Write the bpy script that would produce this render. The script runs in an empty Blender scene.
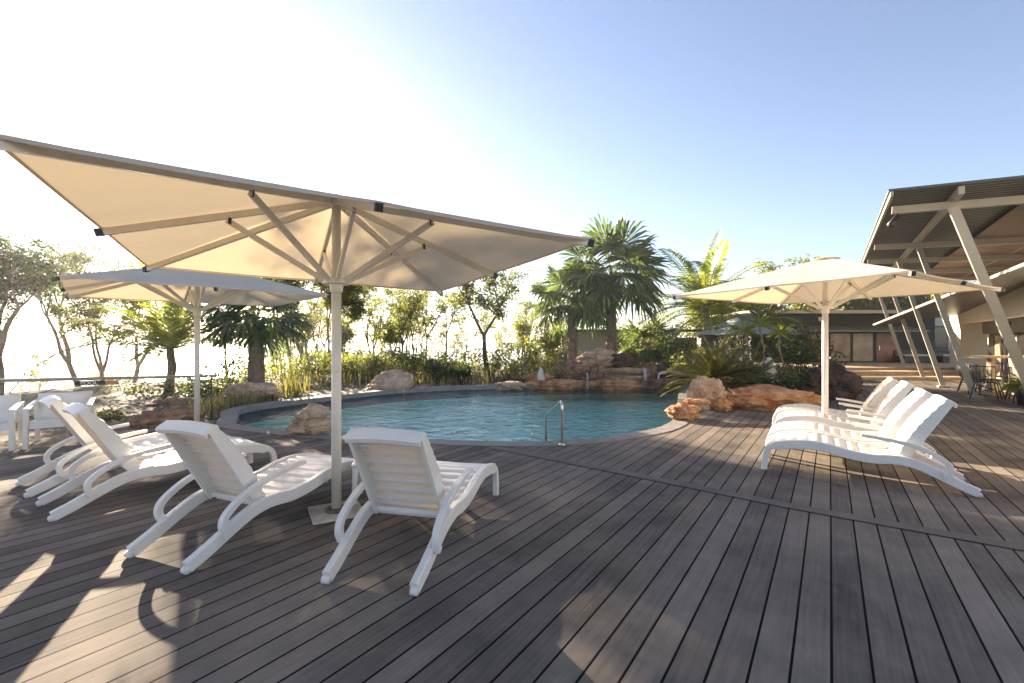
import bpy, bmesh, math, random
from mathutils import Vector, Matrix, noise
from mathutils.geometry import tessellate_polygon
R = math.radians
S = bpy.context.scene
COL = S.collection

# ------------------------------------------------------------------ camera
cd = bpy.data.cameras.new('camera'); cam = bpy.data.objects.new('camera', cd); COL.objects.link(cam)
cam.location = (0, 0, 1.5); cam.rotation_euler = (R(90), 0, 0)
cd.sensor_width = 36; cd.lens = 15.82; cd.clip_start = 0.05; cd.clip_end = 9000
S.camera = cam
# ------------------------------------------------------------------ light
SUN_AZ = math.atan2(-0.565, 0.825)      # angle from +Y towards +X
SUN_EL = R(15.5)
w = bpy.data.worlds.new('World'); S.world = w; w.use_nodes = True
nt = w.node_tree; bg = nt.nodes['Background']
sky = nt.nodes.new('ShaderNodeTexSky'); sky.sky_type = 'NISHITA'; sky.sun_disc = False
sky.sun_elevation = SUN_EL; sky.sun_rotation = SUN_AZ; sky.altitude = 20
sky.air_density = 1.0; sky.dust_density = 0.45; sky.ozone_density = 2.5
hs = nt.nodes.new('ShaderNodeHueSaturation'); hs.inputs['Saturation'].default_value = .84
wm = nt.nodes.new('ShaderNodeMix'); wm.data_type = 'RGBA'; wm.blend_type = 'MULTIPLY'; wm.inputs[0].default_value = 1; wm.inputs[7].default_value = (1.05, .985, 1.02, 1)
nt.links.new(sky.outputs[0], hs.inputs['Color']); nt.links.new(hs.outputs[0], wm.inputs[6]); nt.links.new(wm.outputs[2], bg.inputs[0]); bg.inputs[1].default_value = 0.05
sd = bpy.data.lights.new('sun', 'SUN'); sun = bpy.data.objects.new('sun', sd); COL.objects.link(sun)
sd.energy = 5.0; sd.angle = R(0.55); sd.color = (1.0, 0.83, 0.62)
dirv = Vector((math.sin(SUN_AZ)*math.cos(SUN_EL), math.cos(SUN_AZ)*math.cos(SUN_EL), math.sin(SUN_EL)))
sun.rotation_euler = dirv.to_track_quat('Z', 'Y').to_euler()
sun.location = (-20, 30, 20)
S.view_settings.view_transform = 'Standard'; S.view_settings.look = 'None'
S.view_settings.exposure = 2.5; S.view_settings.gamma = 1
S.render.engine = 'CYCLES'
S.cycles.max_bounces = 8; S.cycles.transparent_max_bounces = 12

# ------------------------------------------------------------------ helpers
def tag(o, label=None, cat=None, group=None, kind=None):
    if label: o['label'] = label
    if cat: o['category'] = cat
    if group: o['group'] = group
    if kind: o['kind'] = kind
    return o
def empty(name, loc=(0,0,0), rz=0, **k):
    o = bpy.data.objects.new(name, None); COL.objects.link(o)
    o.empty_display_size = .2; o.location = loc; o.rotation_euler = (0, 0, rz)
    return tag(o, **k)
def kids(o): return [c for c in bpy.data.objects if c.parent == o]
def copy_tree(o, parent=None):
    c = o.copy(); COL.objects.link(c); c.parent = parent
    for ch in kids(o): copy_tree(ch, c)
    return c

class MB:
    def __init__(s): s.v = []; s.f = []; s.sm = []
    def add(s, vs, fs, smooth=False):
        n = len(s.v); s.v += [tuple(v) for v in vs]
        s.f += [tuple(i+n for i in f) for f in fs]; s.sm += [smooth]*len(fs)
    def box(s, c, d, M=None, bev=0):
        x, y, z = d[0]/2, d[1]/2, d[2]/2
        vs = [Vector((i*x, j*y, k*z)) for i in (-1,1) for j in (-1,1) for k in (-1,1)]
        if M is not None: vs = [M @ v for v in vs]
        vs = [v+Vector(c) for v in vs]
        s.add(vs, [(0,1,3,2),(4,6,7,5),(0,4,5,1),(2,3,7,6),(0,2,6,4),(1,5,7,3)])
    def bar(s, a, b, wd, ht, up=(0,0,1)):
        a, b = Vector(a), Vector(b); d = (b-a); L = d.length; d.normalize()
        sd_ = d.cross(Vector(up))
        if sd_.length < 1e-4: sd_ = d.cross(Vector((1,0,0)))
        sd_.normalize(); u = sd_.cross(d)
        M = Matrix((d, sd_, u)).transposed()
        s.box((a+b)/2, (L, wd, ht), M)
    def tube(s, pts, rad, n=8, cap=True, wob=0, seed=0):
        pts = [Vector(p) for p in pts]
        if not hasattr(rad, '__len__'): rad = [rad]*len(pts)
        vs = []; fs = []; rr = random.Random(seed)
        prev = None
        for i, p in enumerate(pts):
            t = (pts[min(i+1, len(pts)-1)]-pts[max(i-1, 0)])
            if t.length < 1e-9: t = Vector((0,0,1))
            t.normalize()
            if prev is None:
                a = Vector((1,0,0)) if abs(t.x) < .8 else Vector((0,1,0))
                prev = (a - t*a.dot(t)).normalized()
            else:
                prev = (prev - t*prev.dot(t)).normalized()
            b = t.cross(prev)
            for k in range(n):
                an = 2*math.pi*k/n; r = rad[i]*(1+rr.uniform(-wob, wob))
                vs.append(p+prev*math.cos(an)*r+b*math.sin(an)*r)
        for i in range(len(pts)-1):
            for k in range(n):
                fs.append((i*n+k, i*n+(k+1)%n, (i+1)*n+(k+1)%n, (i+1)*n+k))
        if cap:
            fs.append(tuple(range(n-1, -1, -1))); m = (len(pts)-1)*n; fs.append(tuple(range(m, m+n)))
        s.add(vs, fs, True)
    def sweep(s, pts, wd, ht, y0, bev=.3):
        """rounded-rectangle section swept along a profile in the local xz plane at lateral position y0"""
        n = len(pts); vs = []; fs = []
        b = min(wd, min(ht) if hasattr(ht, '__len__') else ht)*bev
        for i in range(n):
            a = Vector((pts[max(i-1,0)][0], pts[max(i-1,0)][1])); c = Vector((pts[min(i+1,n-1)][0], pts[min(i+1,n-1)][1]))
            t = (c-a).normalized(); nn = Vector((-t.y, t.x))
            h = ht[i] if hasattr(ht, '__len__') else ht
            yy = y0[i] if hasattr(y0, '__len__') else y0
            for (yo, zo) in ((-wd/2+b,-h/2),(wd/2-b,-h/2),(wd/2,-h/2+b),(wd/2,h/2-b),(wd/2-b,h/2),(-wd/2+b,h/2),(-wd/2,h/2-b),(-wd/2,-h/2+b)):
                vs.append((pts[i][0]+nn.x*zo, yy+yo, pts[i][1]+nn.y*zo))
        for i in range(n-1):
            for k in range(8): fs.append((i*8+k, i*8+(k+1)%8, (i+1)*8+(k+1)%8, (i+1)*8+k))
        fs.append(tuple(range(7,-1,-1))); fs.append(tuple(range((n-1)*8, n*8)))
        s.add(vs, fs, True)
    def build(s, name, mat, parent=None, fix=False, auto=None, **k):
        me = bpy.data.meshes.new(name); me.from_pydata(s.v, [], s.f); me.update()
        me.polygons.foreach_set('use_smooth', s.sm)
        if fix:
            bm = bmesh.new(); bm.from_mesh(me); bmesh.ops.recalc_face_normals(bm, faces=bm.faces); bm.to_mesh(me); bm.free()
        if auto:
            try: me.set_sharp_from_angle(angle=R(auto))
            except Exception: pass
        me.materials.append(mat)
        o = bpy.data.objects.new(name, me); COL.objects.link(o); o.parent = parent
        return tag(o, **k)
def bevel(o, wdt=.004, seg=2):
    m = o.modifiers.new('bevel', 'BEVEL'); m.width = wdt; m.segments = seg; m.limit_method = 'ANGLE'; m.angle_limit = R(35)
    return o
def catmull(P, n=6):
    out = []
    for i in range(len(P)-1):
        p0 = P[max(i-1,0)]; p1 = P[i]; p2 = P[i+1]; p3 = P[min(i+2, len(P)-1)]
        for k in range(n):
            t = k/n
            out.append(tuple(.5*((2*b)+(c-a)*t+(2*a-5*b+4*c-d)*t*t+(-a+3*b-3*c+d)*t**3) for a,b,c,d in zip(p0,p1,p2,p3)))
    out.append(tuple(P[-1])); return out

# ------------------------------------------------------------------ materials
def mat(name, col, rough=.6, metal=0, nscale=None, namp=.15, bump=0, bscale=30, trans=0, tcol=None, col2=None, spec=.5, coord='Object', island=0, det=6):
    m = bpy.data.materials.new(name); m.use_nodes = True; t = m.node_tree; N = t.nodes; L = t.links
    p = N['Principled BSDF']; p.inputs['Roughness'].default_value = rough; p.inputs['Metallic'].default_value = metal
    p.inputs['Specular IOR Level'].default_value = spec
    p.inputs['Base Color'].default_value = (*col, 1)
    tc = N.new('ShaderNodeTexCoord'); src = None
    if nscale:
        no = N.new('ShaderNodeTexNoise'); no.inputs['Scale'].default_value = nscale; no.inputs['Detail'].default_value = det
        no.inputs['Roughness'].default_value = .62
        L.new(tc.outputs[coord], no.inputs['Vector'])
        rp = N.new('ShaderNodeValToRGB'); rp.color_ramp.elements[0].position = .32; rp.color_ramp.elements[1].position = .68
        c2 = col2 or tuple(min(1, c*(1+namp)) for c in col); c1 = col if col2 else tuple(c*(1-namp) for c in col)
        if 'rock' in name: rp.color_ramp.elements[0].position = .40; rp.color_ramp.elements[1].position = .60; no.inputs['Roughness'].default_value = .75
        rp.color_ramp.elements[0].color = (*c1, 1); rp.color_ramp.elements[1].color = (*c2, 1)
        L.new(no.outputs['Fac'], rp.inputs[0]); L.new(rp.outputs[0], p.inputs['Base Color']); src = rp.outputs[0]
    if island:
        ge = N.new('ShaderNodeNewGeometry'); r2 = N.new('ShaderNodeValToRGB')
        c2 = col2 or tuple(min(1, c*1.8) for c in col)
        r2.color_ramp.elements[0].color = (*tuple(c*(1-island) for c in col), 1); r2.color_ramp.elements[1].color = (*c2, 1)
        L.new(ge.outputs['Random Per Island'], r2.inputs[0]); L.new(r2.outputs[0], p.inputs['Base Color']); src = r2.outputs[0]
    if bump:
        nb = N.new('ShaderNodeTexNoise'); nb.inputs['Scale'].default_value = bscale; nb.inputs['Detail'].default_value = 8
        L.new(tc.outputs[coord], nb.inputs['Vector'])
        b = N.new('ShaderNodeBump'); b.inputs['Strength'].default_value = bump; b.inputs['Distance'].default_value = .02
        L.new(nb.outputs['Fac'], b.inputs['Height']); L.new(b.outputs[0], p.inputs['Normal'])
        if bump >= .9: b.inputs['Distance'].default_value = .05
    if trans:
        tr = N.new('ShaderNodeBsdfTranslucent'); mx = N.new('ShaderNodeMixShader'); mx.inputs[0].default_value = trans
        if tcol: tr.inputs[0].default_value = (*tcol, 1)
        elif src:
            ml = N.new('ShaderNodeMix'); ml.data_type = 'RGBA'; ml.blend_type = 'MULTIPLY'; ml.inputs[0].default_value = 1
            L.new(src, ml.inputs[6]); ml.inputs[7].default_value = (1.9, 1.95, 1.0, 1); ml.clamp_result = False
            L.new(ml.outputs[2], tr.inputs[0])
        else: tr.inputs[0].default_value = (*col, 1)
        L.new(p.outputs[0], mx.inputs[1]); L.new(tr.outputs[0], mx.inputs[2]); L.new(mx.outputs[0], N['Material Output'].inputs[0])
    return m
M = {}
M['plastic'] = mat('white_plastic', (.83,.79,.73), .42, nscale=6, namp=.05, trans=.06, tcol=(.9,.8,.6))
M['panel'] = mat('white_plastic_panel', (.83,.78,.71), .42, nscale=6, namp=.05, trans=.3, tcol=(.95,.72,.42))
M['paint'] = mat('cream_paint', (.74,.68,.58), .4, nscale=9, namp=.06)
M['canvas'] = mat('canvas', (.59,.53,.44), .85, nscale=2.2, namp=.09, bump=.35, bscale=4, trans=.24, tcol=(.85,.68,.44))
M['black'] = mat('black_fitting', (.02,.02,.022), .45)
M['steel'] = mat('stainless', (.62,.62,.6), .22, 1)
M['rust'] = mat('worn_flange', (.16,.12,.09), .6, .4, nscale=20, namp=.4)
M['base'] = mat('dusty_base', (.62,.58,.5), .6, nscale=9, col2=(.4,.34,.28))
M['coping'] = mat('coping_paver', (.23,.205,.18), .7, nscale=5, namp=.2, bump=.2, bscale=40)
M['tile'] = mat('dark_blue_tile', (.035,.06,.10), .2, nscale=8, namp=.4)
M['basin'] = mat('pool_plaster', (.42,.97,.84), .6, nscale=.5, col2=(.62,1.0,.90), det=2)
M['soil'] = mat('soil', (.085,.065,.04), .95, nscale=1.2, col2=(.19,.145,.09), bump=.8, bscale=6)
M['rock_orange'] = mat('orange_rock', (.30,.12,.05), .85, nscale=2.6, col2=(.60,.34,.17), bump=1.0, bscale=7)
M['rock_pale'] = mat('pale_rock', (.34,.21,.13), .85, nscale=2.6, col2=(.60,.45,.31), bump=1, bscale=8)
M['rock_brown'] = mat('brown_rock', (.13,.07,.045), .85, nscale=2.4, col2=(.36,.21,.13), bump=1.0, bscale=8)
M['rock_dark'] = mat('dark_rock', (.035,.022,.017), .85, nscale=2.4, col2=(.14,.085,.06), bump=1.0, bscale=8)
M['bark_pale'] = mat('pale_bark', (.34,.26,.18), .9, nscale=4, col2=(.20,.14,.10), bump=.6, bscale=14)
M['bark_dark'] = mat('dark_bark', (.07,.05,.04), .95, nscale=4, col2=(.15,.11,.085), bump=.8, bscale=14)
M['bark_palm'] = mat('palm_bark', (.16,.12,.09), .95, nscale=7, col2=(.30,.23,.17), bump=1, bscale=12)
M['leaf_gum'] = mat('gum_leaf', (.075,.10,.03), .5, island=.4, col2=(.20,.20,.06), trans=.5)
M['leaf_yel'] = mat('yellow_green_leaf', (.11,.14,.035), .5, island=.4, col2=(.25,.26,.08), trans=.5)
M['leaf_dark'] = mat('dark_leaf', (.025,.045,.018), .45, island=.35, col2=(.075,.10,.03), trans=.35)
M['leaf_fan'] = mat('fan_palm_leaf', (.055,.085,.04), .42, island=.4, col2=(.12,.16,.075), trans=.38)
M['leaf_coco'] = mat('feather_palm_leaf', (.11,.15,.025), .4, island=.3, col2=(.28,.30,.06), trans=.52)
M['leaf_cycad'] = mat('cycad_leaf', (.08,.09,.025), .35, island=.4, col2=(.21,.19,.06), trans=.35)
M['grass'] = mat('dry_grass_blade', (.13,.13,.05), .7, island=.5, col2=(.30,.26,.12), trans=.35)
M['timber'] = mat('timber', (.50,.37,.24), .6, nscale=3, namp=.25)
M['wallbeige'] = mat('beige_wall', (.60,.54,.42), .8, nscale=1, namp=.06)
M['walldark'] = mat('dark_green_wall', (.028,.034,.03), .7, nscale=1, namp=.2)
M['wallgrey'] = mat('grey_cladding', (.58,.55,.48), .8, nscale=.6, namp=.08)
M['greypanel'] = mat('grey_brown_panel', (.16,.14,.12), .8, nscale=1, namp=.1)
M['beam'] = mat('painted_beam', (.40,.36,.28), .5, nscale=2, namp=.08)
M['frame'] = mat('dark_frame', (.02,.018,.016), .4)
M['signw'] = mat('sign_white', (.8,.8,.78), .5)
M['signb'] = mat('sign_black', (.015,.015,.018), .4)
M['signr'] = mat('sign_orange', (.45,.22,.10), .5)
M['stone_fig'] = mat('pale_stone', (.62,.57,.48), .8, nscale=6, namp=.15)
M['sail'] = mat('blue_grey_canvas', (.42,.47,.56), .8, nscale=3, namp=.05, trans=.15)
def glass_dark(name, col, rough=.06):
    return mat(name, col, rough, nscale=.8, namp=.35, spec=.8)
M['glass'] = glass_dark('window_glass', (.03,.028,.025))
M['curtain'] = mat('curtained_glass', (.52,.42,.30), .25, nscale=1.2, col2=(.26,.18,.12), spec=.6)
M['redwood'] = mat('reddish_door', (.40,.17,.08), .35, nscale=1.3, col2=(.12,.06,.035))
M['ply'] = mat('plywood_soffit', (.30,.175,.11), .6, nscale=.9, col2=(.17,.10,.065))

def corr_mat(name, col, pitch, axis, rough=.5, metal=0.0, depth=.5):
    m = mat(name, col, rough, metal, nscale=.7, namp=.15); N = m.node_tree.nodes; L = m.node_tree.links
    tc = N.new('ShaderNodeTexCoord'); dp = N.new('ShaderNodeVectorMath'); dp.operation = 'DOT_PRODUCT'; dp.inputs[1].default_value = (*axis, 0)
    L.new(tc.outputs['Object'], dp.inputs[0])
    k = N.new('ShaderNodeMath'); k.operation = 'MULTIPLY'; k.inputs[1].default_value = 2*math.pi/pitch; L.new(dp.outputs['Value'], k.inputs[0])
    s = N.new('ShaderNodeMath'); s.operation = 'SINE'; L.new(k.outputs[0], s.inputs[0])
    b = N.new('ShaderNodeBump'); b.inputs['Strength'].default_value = depth; b.inputs['Distance'].default_value = .03
    L.new(s.outputs[0], b.inputs['Height']); L.new(b.outputs[0], N['Principled BSDF'].inputs['Normal'])
    return m
U = Vector((.577, .817)); V = Vector((.817, -.577))       # building / board directions on the ground
M['corr'] = corr_mat('corrugated_steel', (.065,.075,.062), .19, (U.x, U.y), depth=.9)
M['corr2'] = corr_mat('pale_green_corrugated', (.30,.34,.27), .2, (1, 0), depth=.8)

def deck_mat():
    m = bpy.data.materials.new('deck_boards'); m.use_nodes = True; N = m.node_tree.nodes; L = m.node_tree.links
    p = N['Principled BSDF']
    def math_(op, a, b=None, c=None):
        n = N.new('ShaderNodeMath'); n.operation = op
        for i, x in enumerate((a, b, c)):
            if x is None: continue
            if isinstance(x, (int, float)): n.inputs[i].default_value = x
            else: L.new(x, n.inputs[i])
        return n.outputs[0]
    tc = N.new('ShaderNodeTexCoord')
    def dot(v):
        d = N.new('ShaderNodeVectorMath'); d.operation = 'DOT_PRODUCT'; d.inputs[1].default_value = v; L.new(tc.outputs['Object'], d.inputs[0]); return d.outputs['Value']
    D = dot((V.x, V.y, 0)); s = dot((U.x, U.y, 0))
    q = math_('DIVIDE', math_('ADD', D, 50.03), .153); fr = math_('FRACT', q); fl = math_('FLOOR', q)
    wn = N.new('ShaderNodeTexWhiteNoise'); wn.noise_dimensions = '1D'; L.new(fl, wn.inputs['W'])
    # butt joints
    s2 = math_('DIVIDE', math_('ADD', s, math_('MULTIPLY', wn.outputs['Value'], 5.4)), 5.4)
    sfr = math_('FRACT', s2); sfl = math_('FLOOR', s2)
    wn2 = N.new('ShaderNodeTexWhiteNoise'); wn2.noise_dimensions = '2D'
    cmb = N.new('ShaderNodeCombineXYZ'); L.new(fl, cmb.inputs[0]); L.new(sfl, cmb.inputs[1]); L.new(cmb.outputs[0], wn2.inputs['Vector'])
    gap = math_('LESS_THAN', fr, .078)
    gap2 = math_('LESS_THAN', sfr, .0007)
    g = gap
    # grain
    mp = N.new('ShaderNodeCombineXYZ'); L.new(math_('MULTIPLY', D, 60), mp.inputs[0]); L.new(math_('MULTIPLY', s, 2.2), mp.inputs[1]); L.new(math_('MULTIPLY', wn.outputs['Value'], 40), mp.inputs[2])
    gr = N.new('ShaderNodeTexNoise'); gr.inputs['Scale'].default_value = 1; gr.inputs['Detail'].default_value = 5; L.new(mp.outputs[0], gr.inputs['Vector'])
    st = N.new('ShaderNodeTexNoise'); st.inputs['Scale'].default_value = 1.3; st.inputs['Detail'].default_value = 7; st.inputs['Roughness'].default_value = .65; L.new(tc.outputs['Object'], st.inputs['Vector'])
    val = math_('ADD', math_('MULTIPLY', wn.outputs['Value'], .22), math_('ADD', math_('MULTIPLY', gr.outputs['Fac'], .3), math_('MULTIPLY', st.outputs['Fac'], .75)))
    rp = N.new('ShaderNodeValToRGB'); e = rp.color_ramp.elements
    e[0].position = .38; e[0].color = (.074,.065,.058,1); e[1].position = .86; e[1].color = (.275,.232,.192,1)
    L.new(val, rp.inputs[0])
    mx = N.new('ShaderNodeMix'); mx.data_type = 'RGBA'; L.new(g, mx.inputs[0]); L.new(rp.outputs[0], mx.inputs[6]); mx.inputs[7].default_value = (.006,.005,.005,1)
    L.new(mx.outputs[2], p.inputs['Base Color'])
    rr = math_('ADD', .68, math_('MULTIPLY', st.outputs['Fac'], .25)); L.new(rr, p.inputs['Roughness'])
    p.inputs['Specular IOR Level'].default_value = .06
    ed = math_('MINIMUM', math_('MULTIPLY', math_('ABSOLUTE', math_('SUBTRACT', math_('FRACT', math_('ADD', fr, .481)), .5)), 1), .07)
    # groove and grain relief
    prof = math_('SUBTRACT', 1, g)
    h = math_('ADD', prof, math_('MULTIPLY', gr.outputs['Fac'], .25))
    b = N.new('ShaderNodeBump'); b.inputs['Strength'].default_value = .35; b.inputs['Distance'].default_value = .006
    L.new(h, b.inputs['Height']); L.new(b.outputs[0], p.inputs['Normal'])
    return m
M['deck'] = deck_mat()

def water_mat(name, tint, scale, strength, rough=.02, opaque=None, dist=.05):
    m = bpy.data.materials.new(name); m.use_nodes = True; N = m.node_tree.nodes; L = m.node_tree.links
    N.remove(N['Principled BSDF'])
    tc = N.new('ShaderNodeTexCoord'); mp = N.new('ShaderNodeMapping'); mp.inputs['Scale'].default_value = (1, 1.5, 1); L.new(tc.outputs['Object'], mp.inputs[0])
    no = N.new('ShaderNodeTexNoise'); no.inputs['Scale'].default_value = scale; no.inputs['Detail'].default_value = 3; no.inputs['Distortion'].default_value = .6
    L.new(mp.outputs[0], no.inputs['Vector'])
    b = N.new('ShaderNodeBump'); b.inputs['Strength'].default_value = strength; b.inputs['Distance'].default_value = dist
    L.new(no.outputs['Fac'], b.inputs['Height'])
    fr = N.new('ShaderNodeFresnel'); fr.inputs[0].default_value = 1.33; L.new(b.outputs[0], fr.inputs['Normal'])
    gl = N.new('ShaderNodeBsdfGlossy'); gl.inputs['Roughness'].default_value = rough; L.new(b.outputs[0], gl.inputs['Normal'])
    if opaque:
        t = N.new('ShaderNodeBsdfDiffuse'); t.inputs[0].default_value = (*opaque, 1)
    else:
        t = N.new('ShaderNodeBsdfTransparent'); t.inputs[0].default_value = (*tint, 1)
    mx = N.new('ShaderNodeMixShader'); L.new(fr.outputs[0], mx.inputs[0]); L.new(t.outputs[0], mx.inputs[1]); L.new(gl.outputs[0], mx.inputs[2])
    L.new(mx.outputs[0], N['Material Output'].inputs[0])
    return m
M['water'] = water_mat('pool_water', (.95,1.0,.99), 2.6, 1.0, dist=.085)
M['sea'] = water_mat('sea_water', (1,1,1), .12, .5, .18, opaque=(.10,.16,.20), dist=1.2)
M['fall'] = mat('falling_water', (.75,.8,.82), .15, nscale=8, namp=.2)
_t = M['fall'].node_tree; _mx = _t.nodes.new('ShaderNodeMixShader'); _tr = _t.nodes.new('ShaderNodeBsdfTransparent'); _mx.inputs[0].default_value = .6
_t.links.new(_t.nodes['Principled BSDF'].outputs[0], _mx.inputs[1]); _t.links.new(_tr.outputs[0], _mx.inputs[2]); _t.links.new(_mx.outputs[0], _t.nodes['Material Output'].inputs[0])

# ------------------------------------------------------------------ ground, deck, pool
FRONT = [(-5.5,9.0),(-5.28,8.54),(-5.05,8.2),(-4.75,7.94),(-3.92,7.58),(-3.2,7.3),(-2.54,7.08),(-1.85,6.92),(-1.21,6.82),(-.5,6.72),(.16,6.68),(.735,6.76),(1.43,6.98),(2.28,7.54),(2.77,8.05),(3.12,8.62),(3.5,9.5),(4.0,10.8),(4.7,12.6),(5.6,14.6)]
BACK = [(5.9,15.6),(4.0,15.9),(2.0,15.7),(.5,15.3),(-.9,14.9),(-2.1,14.5),(-3.5,13.7),(-4.5,12.5),(-5.2,11.5),(-5.75,10.6),(-5.9,9.7)]
POOL = catmull(FRONT+BACK+[FRONT[0]], 3)[:-1]
POOL = [(p[0], p[1]) for p in POOL]
def offset(poly, d):
    out = []; n = len(poly)
    for i in range(n):
        a = Vector(poly[i-1]); b = Vector(poly[(i+1)%n]); t = (b-a).normalized(); nn = Vector((t.y, -t.x))
        out.append((poly[i][0]+nn.x*d, poly[i][1]+nn.y*d))
    return out
COPO = offset(POOL, .27)
def inside(p, poly):
    x, y = p; c = False; n = len(poly)
    for i in range(n):
        x1, y1 = poly[i]; x2, y2 = poly[(i+1)%n]
        if (y1 > y) != (y2 > y) and x < (x2-x1)*(y-y1)/(y2-y1)+x1: c = not c
    return c
def height(x, y):
    d = max(0, math.hypot(x, y)-9)
    az = math.degrees(math.atan2(x, y))
    if az < -90: az = -90
    kf = .14 if az < -38 else (.14+(az+38)/18*(.07-.14) if az < -20 else (.07 if az < 2 else max(0, .07*(1-(az-2)/9))))
    d0 = 9 if az < -38 else (9+(az+38)/18*8 if az < -20 else 17)
    d = max(0, math.hypot(x, y)-d0)
    z = -.07-kf*d*(1 if d > 5 else d/5)
    if y < 0 and az <= -60: z = -.07 - .14*max(0, math.hypot(x, y)-9)
    z += noise.noise(Vector((x*.12, y*.12, 0)))*min(.5, .04*d)
    return max(z, -14)
def gz(x, y): return height(x, y)
# near ground: polar grid with the pool cut out
def build_ground():
    m = MB()
    RINGC = Vector((0, 11))
    # inner flat piece with a hole
    outer = [(16*math.sin(a), 11+13*math.cos(a)) for a in [-2*math.pi*i/64 for i in range(64)]]
    hole = [Vector((x, y, 0)) for x, y in offset(POOL, .12)]
    po = [Vector((x, y, 0)) for x, y in outer]
    tris = tessellate_polygon([po, hole[::-1]])
    allp = po + hole[::-1]
    me_v = [(v.x, v.y, -.07) for v in allp]
    m.add(me_v, [tuple(t) for t in tris])
    # outer rings
    rings = [1, 1.1, 1.22, 1.36, 1.55, 1.8, 2.2, 2.8, 3.6, 5, 7, 10, 15]
    vs = []; n = 64; fs = []
    for ri, k in enumerate(rings):
        for (x, y) in outer:
            X = x*k; Y = 11+(y-11)*k
            b = min(1, (k-1)/.22)
            vs.append((X, Y, -.07 if ri == 0 else -.07+(height(X, Y)+.07)*b))
    for r in range(len(rings)-1):
        for i in range(n): fs.append((r*n+i, (r+1)*n+i, (r+1)*n+(i+1)%n, r*n+(i+1)%n))
    m.add(vs, fs, True)
    m.build('ground', M['soil'], kind='structure', fix=True)
    # the basin
    m = MB(); n = len(POOL)
    vs = [(x, y, -.16) for x, y in POOL]+[(x, y, -.52) for x, y in POOL]
    m.add(vs, [(i, (i+1)%n, n+(i+1)%n, n+i) for i in range(n)]); 
    m.add([(x, y, -.52) for x, y in POOL], [tuple(range(n))])
    m.build('pool_basin', M['basin'], kind='structure')
    m = MB()
    band = offset(POOL, -.004)
    vs = [(x, y, .0) for x, y in band]+[(x, y, -.34) for x, y in band]
    m.add(vs, [(i, (i+1)%n, n+(i+1)%n, n+i) for i in range(n)])
    m.build('waterline_tiles', M['tile'], kind='structure')
    m = MB(); wp = offset(POOL, -.002)
    m.add([(x, y, -.11) for x, y in wp], [tuple(range(n))]); m.build('pool_water', M['water'], kind='structure')
    # coping
    m = MB(); inn = offset(POOL, -.03)
    for i in range(n):
        j = (i+1)%n
        a, b, c, d = inn[i], inn[j], COPO[j], COPO[i]
        zt = lambda p: .012+(.03 if p[1] > 9.5 else max(0, .03*(p[1]-8.5)))
        vs = [(p[0], p[1], zt(p)) for p in (a, b, c, d)]+[(p[0], p[1], -.08) for p in (a, b, c, d)]
        m.add(vs, [(0,1,2,3),(4,7,6,5),(0,4,5,1),(2,6,7,3)])
    m.build('pool_coping', M['coping'], kind='structure', fix=True)
build_ground()
# coping joints
def coping_joints():
    m = MB(); n = len(POOL); inn = offset(POOL, -.031)
    for i in range(n):
        if Vector(POOL[i]).y > 9.2: continue
        a = Vector((*inn[i], .0135)); b = Vector((*COPO[i], .0135)); t = (b-a).normalized(); q = Vector((-t.y, t.x, 0))*.004
        m.add([a-q, b-q, b+q, a+q], [(0,1,2,3)])
    m.build('coping_joints', M['frame'], kind='structure')
coping_joints()

DECKF = [p for p in COPO if p[1] < 9.35 and p[0] > -5.6]
fi = sorted(DECKF, key=lambda p: p[0])
left = [p for p in fi if p[0] < 0]; right = [p for p in fi if p[0] >= 0]
deck_poly = [(-7.6,-7),(-7.3,6.2),(-7.05,7.1),(-6.4,7.6),(-5.6,8.0)] + [p for p in fi] + [(4.1,9.6),(4.6,10.25),(5.3,9.95),(6.7,9.75),(7.4,10.8),(8.6,12.4),(9.4,15.0),(13.0,20.6),(40,20.6),(40,-7)]
def build_deck():
    # direct ear clipping through tessellate
    P = [Vector((x, y, 0)) for x, y in deck_poly]
    tris = tessellate_polygon([P]); m = MB(); m.add(P, [tuple(t) for t in tris])
    n = len(P)
    m.add([(p.x, p.y, 0) for p in P]+[(p.x, p.y, -.069) for p in P], [(i, (i+1)%n, n+(i+1)%n, n+i) for i in range(n)])
    o = m.build('timber_deck', M['deck'], kind='structure', fix=False)
    me = o.data
    bm = bmesh.new(); bm.from_mesh(me)
    for f in bm.faces:
        f.normal_update()
        if abs(f.normal.z) > .5 and f.normal.z < 0: f.normal_flip()
    bm.to_mesh(me); bm.free()
build_deck()
# border board laid across the run of the boards
def border():
    pts = [(-.35,6.33),(0,6.08),(2.51,4.02),(3.675,3.2),(9,-.55)]
    mb = MB(); mg = MB(); wd = .15
    for i in range(len(pts)-1):
        a = Vector(pts[i]); b = Vector(pts[i+1]); t = (b-a).normalized(); q = Vector((t.y, -t.x))
        if i > 0: a = a+t*.004
        for (mm, w0, w1, z) in ((mg, -.008, wd+.008, .003), (mb, 0, wd, .006)):
            A, B, C_, D_ = a+q*w0*-1, b+q*w0*-1, b-q*w1, a-q*w1
            mm.add([(*A, z), (*B, z), (*C_, z), (*D_, z)], [(0,1,2,3)])
    mg.build('deck_border_gap', M['frame'], kind='structure', fix=True)
    mb.build('deck_border_board', mat('border_board', (.125,.108,.094), .8, nscale=2.5, namp=.22, bump=.15, bscale=30), kind='structure', fix=True)
border()
# sea
m = MB(); m.add([(-6000,-2000,-9.5),(6000,-2000,-9.5),(6000,8000,-9.5),(-6000,8000,-9.5)], [(0,1,2,3)]); m.build('sea', M['sea'], kind='structure')

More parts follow.
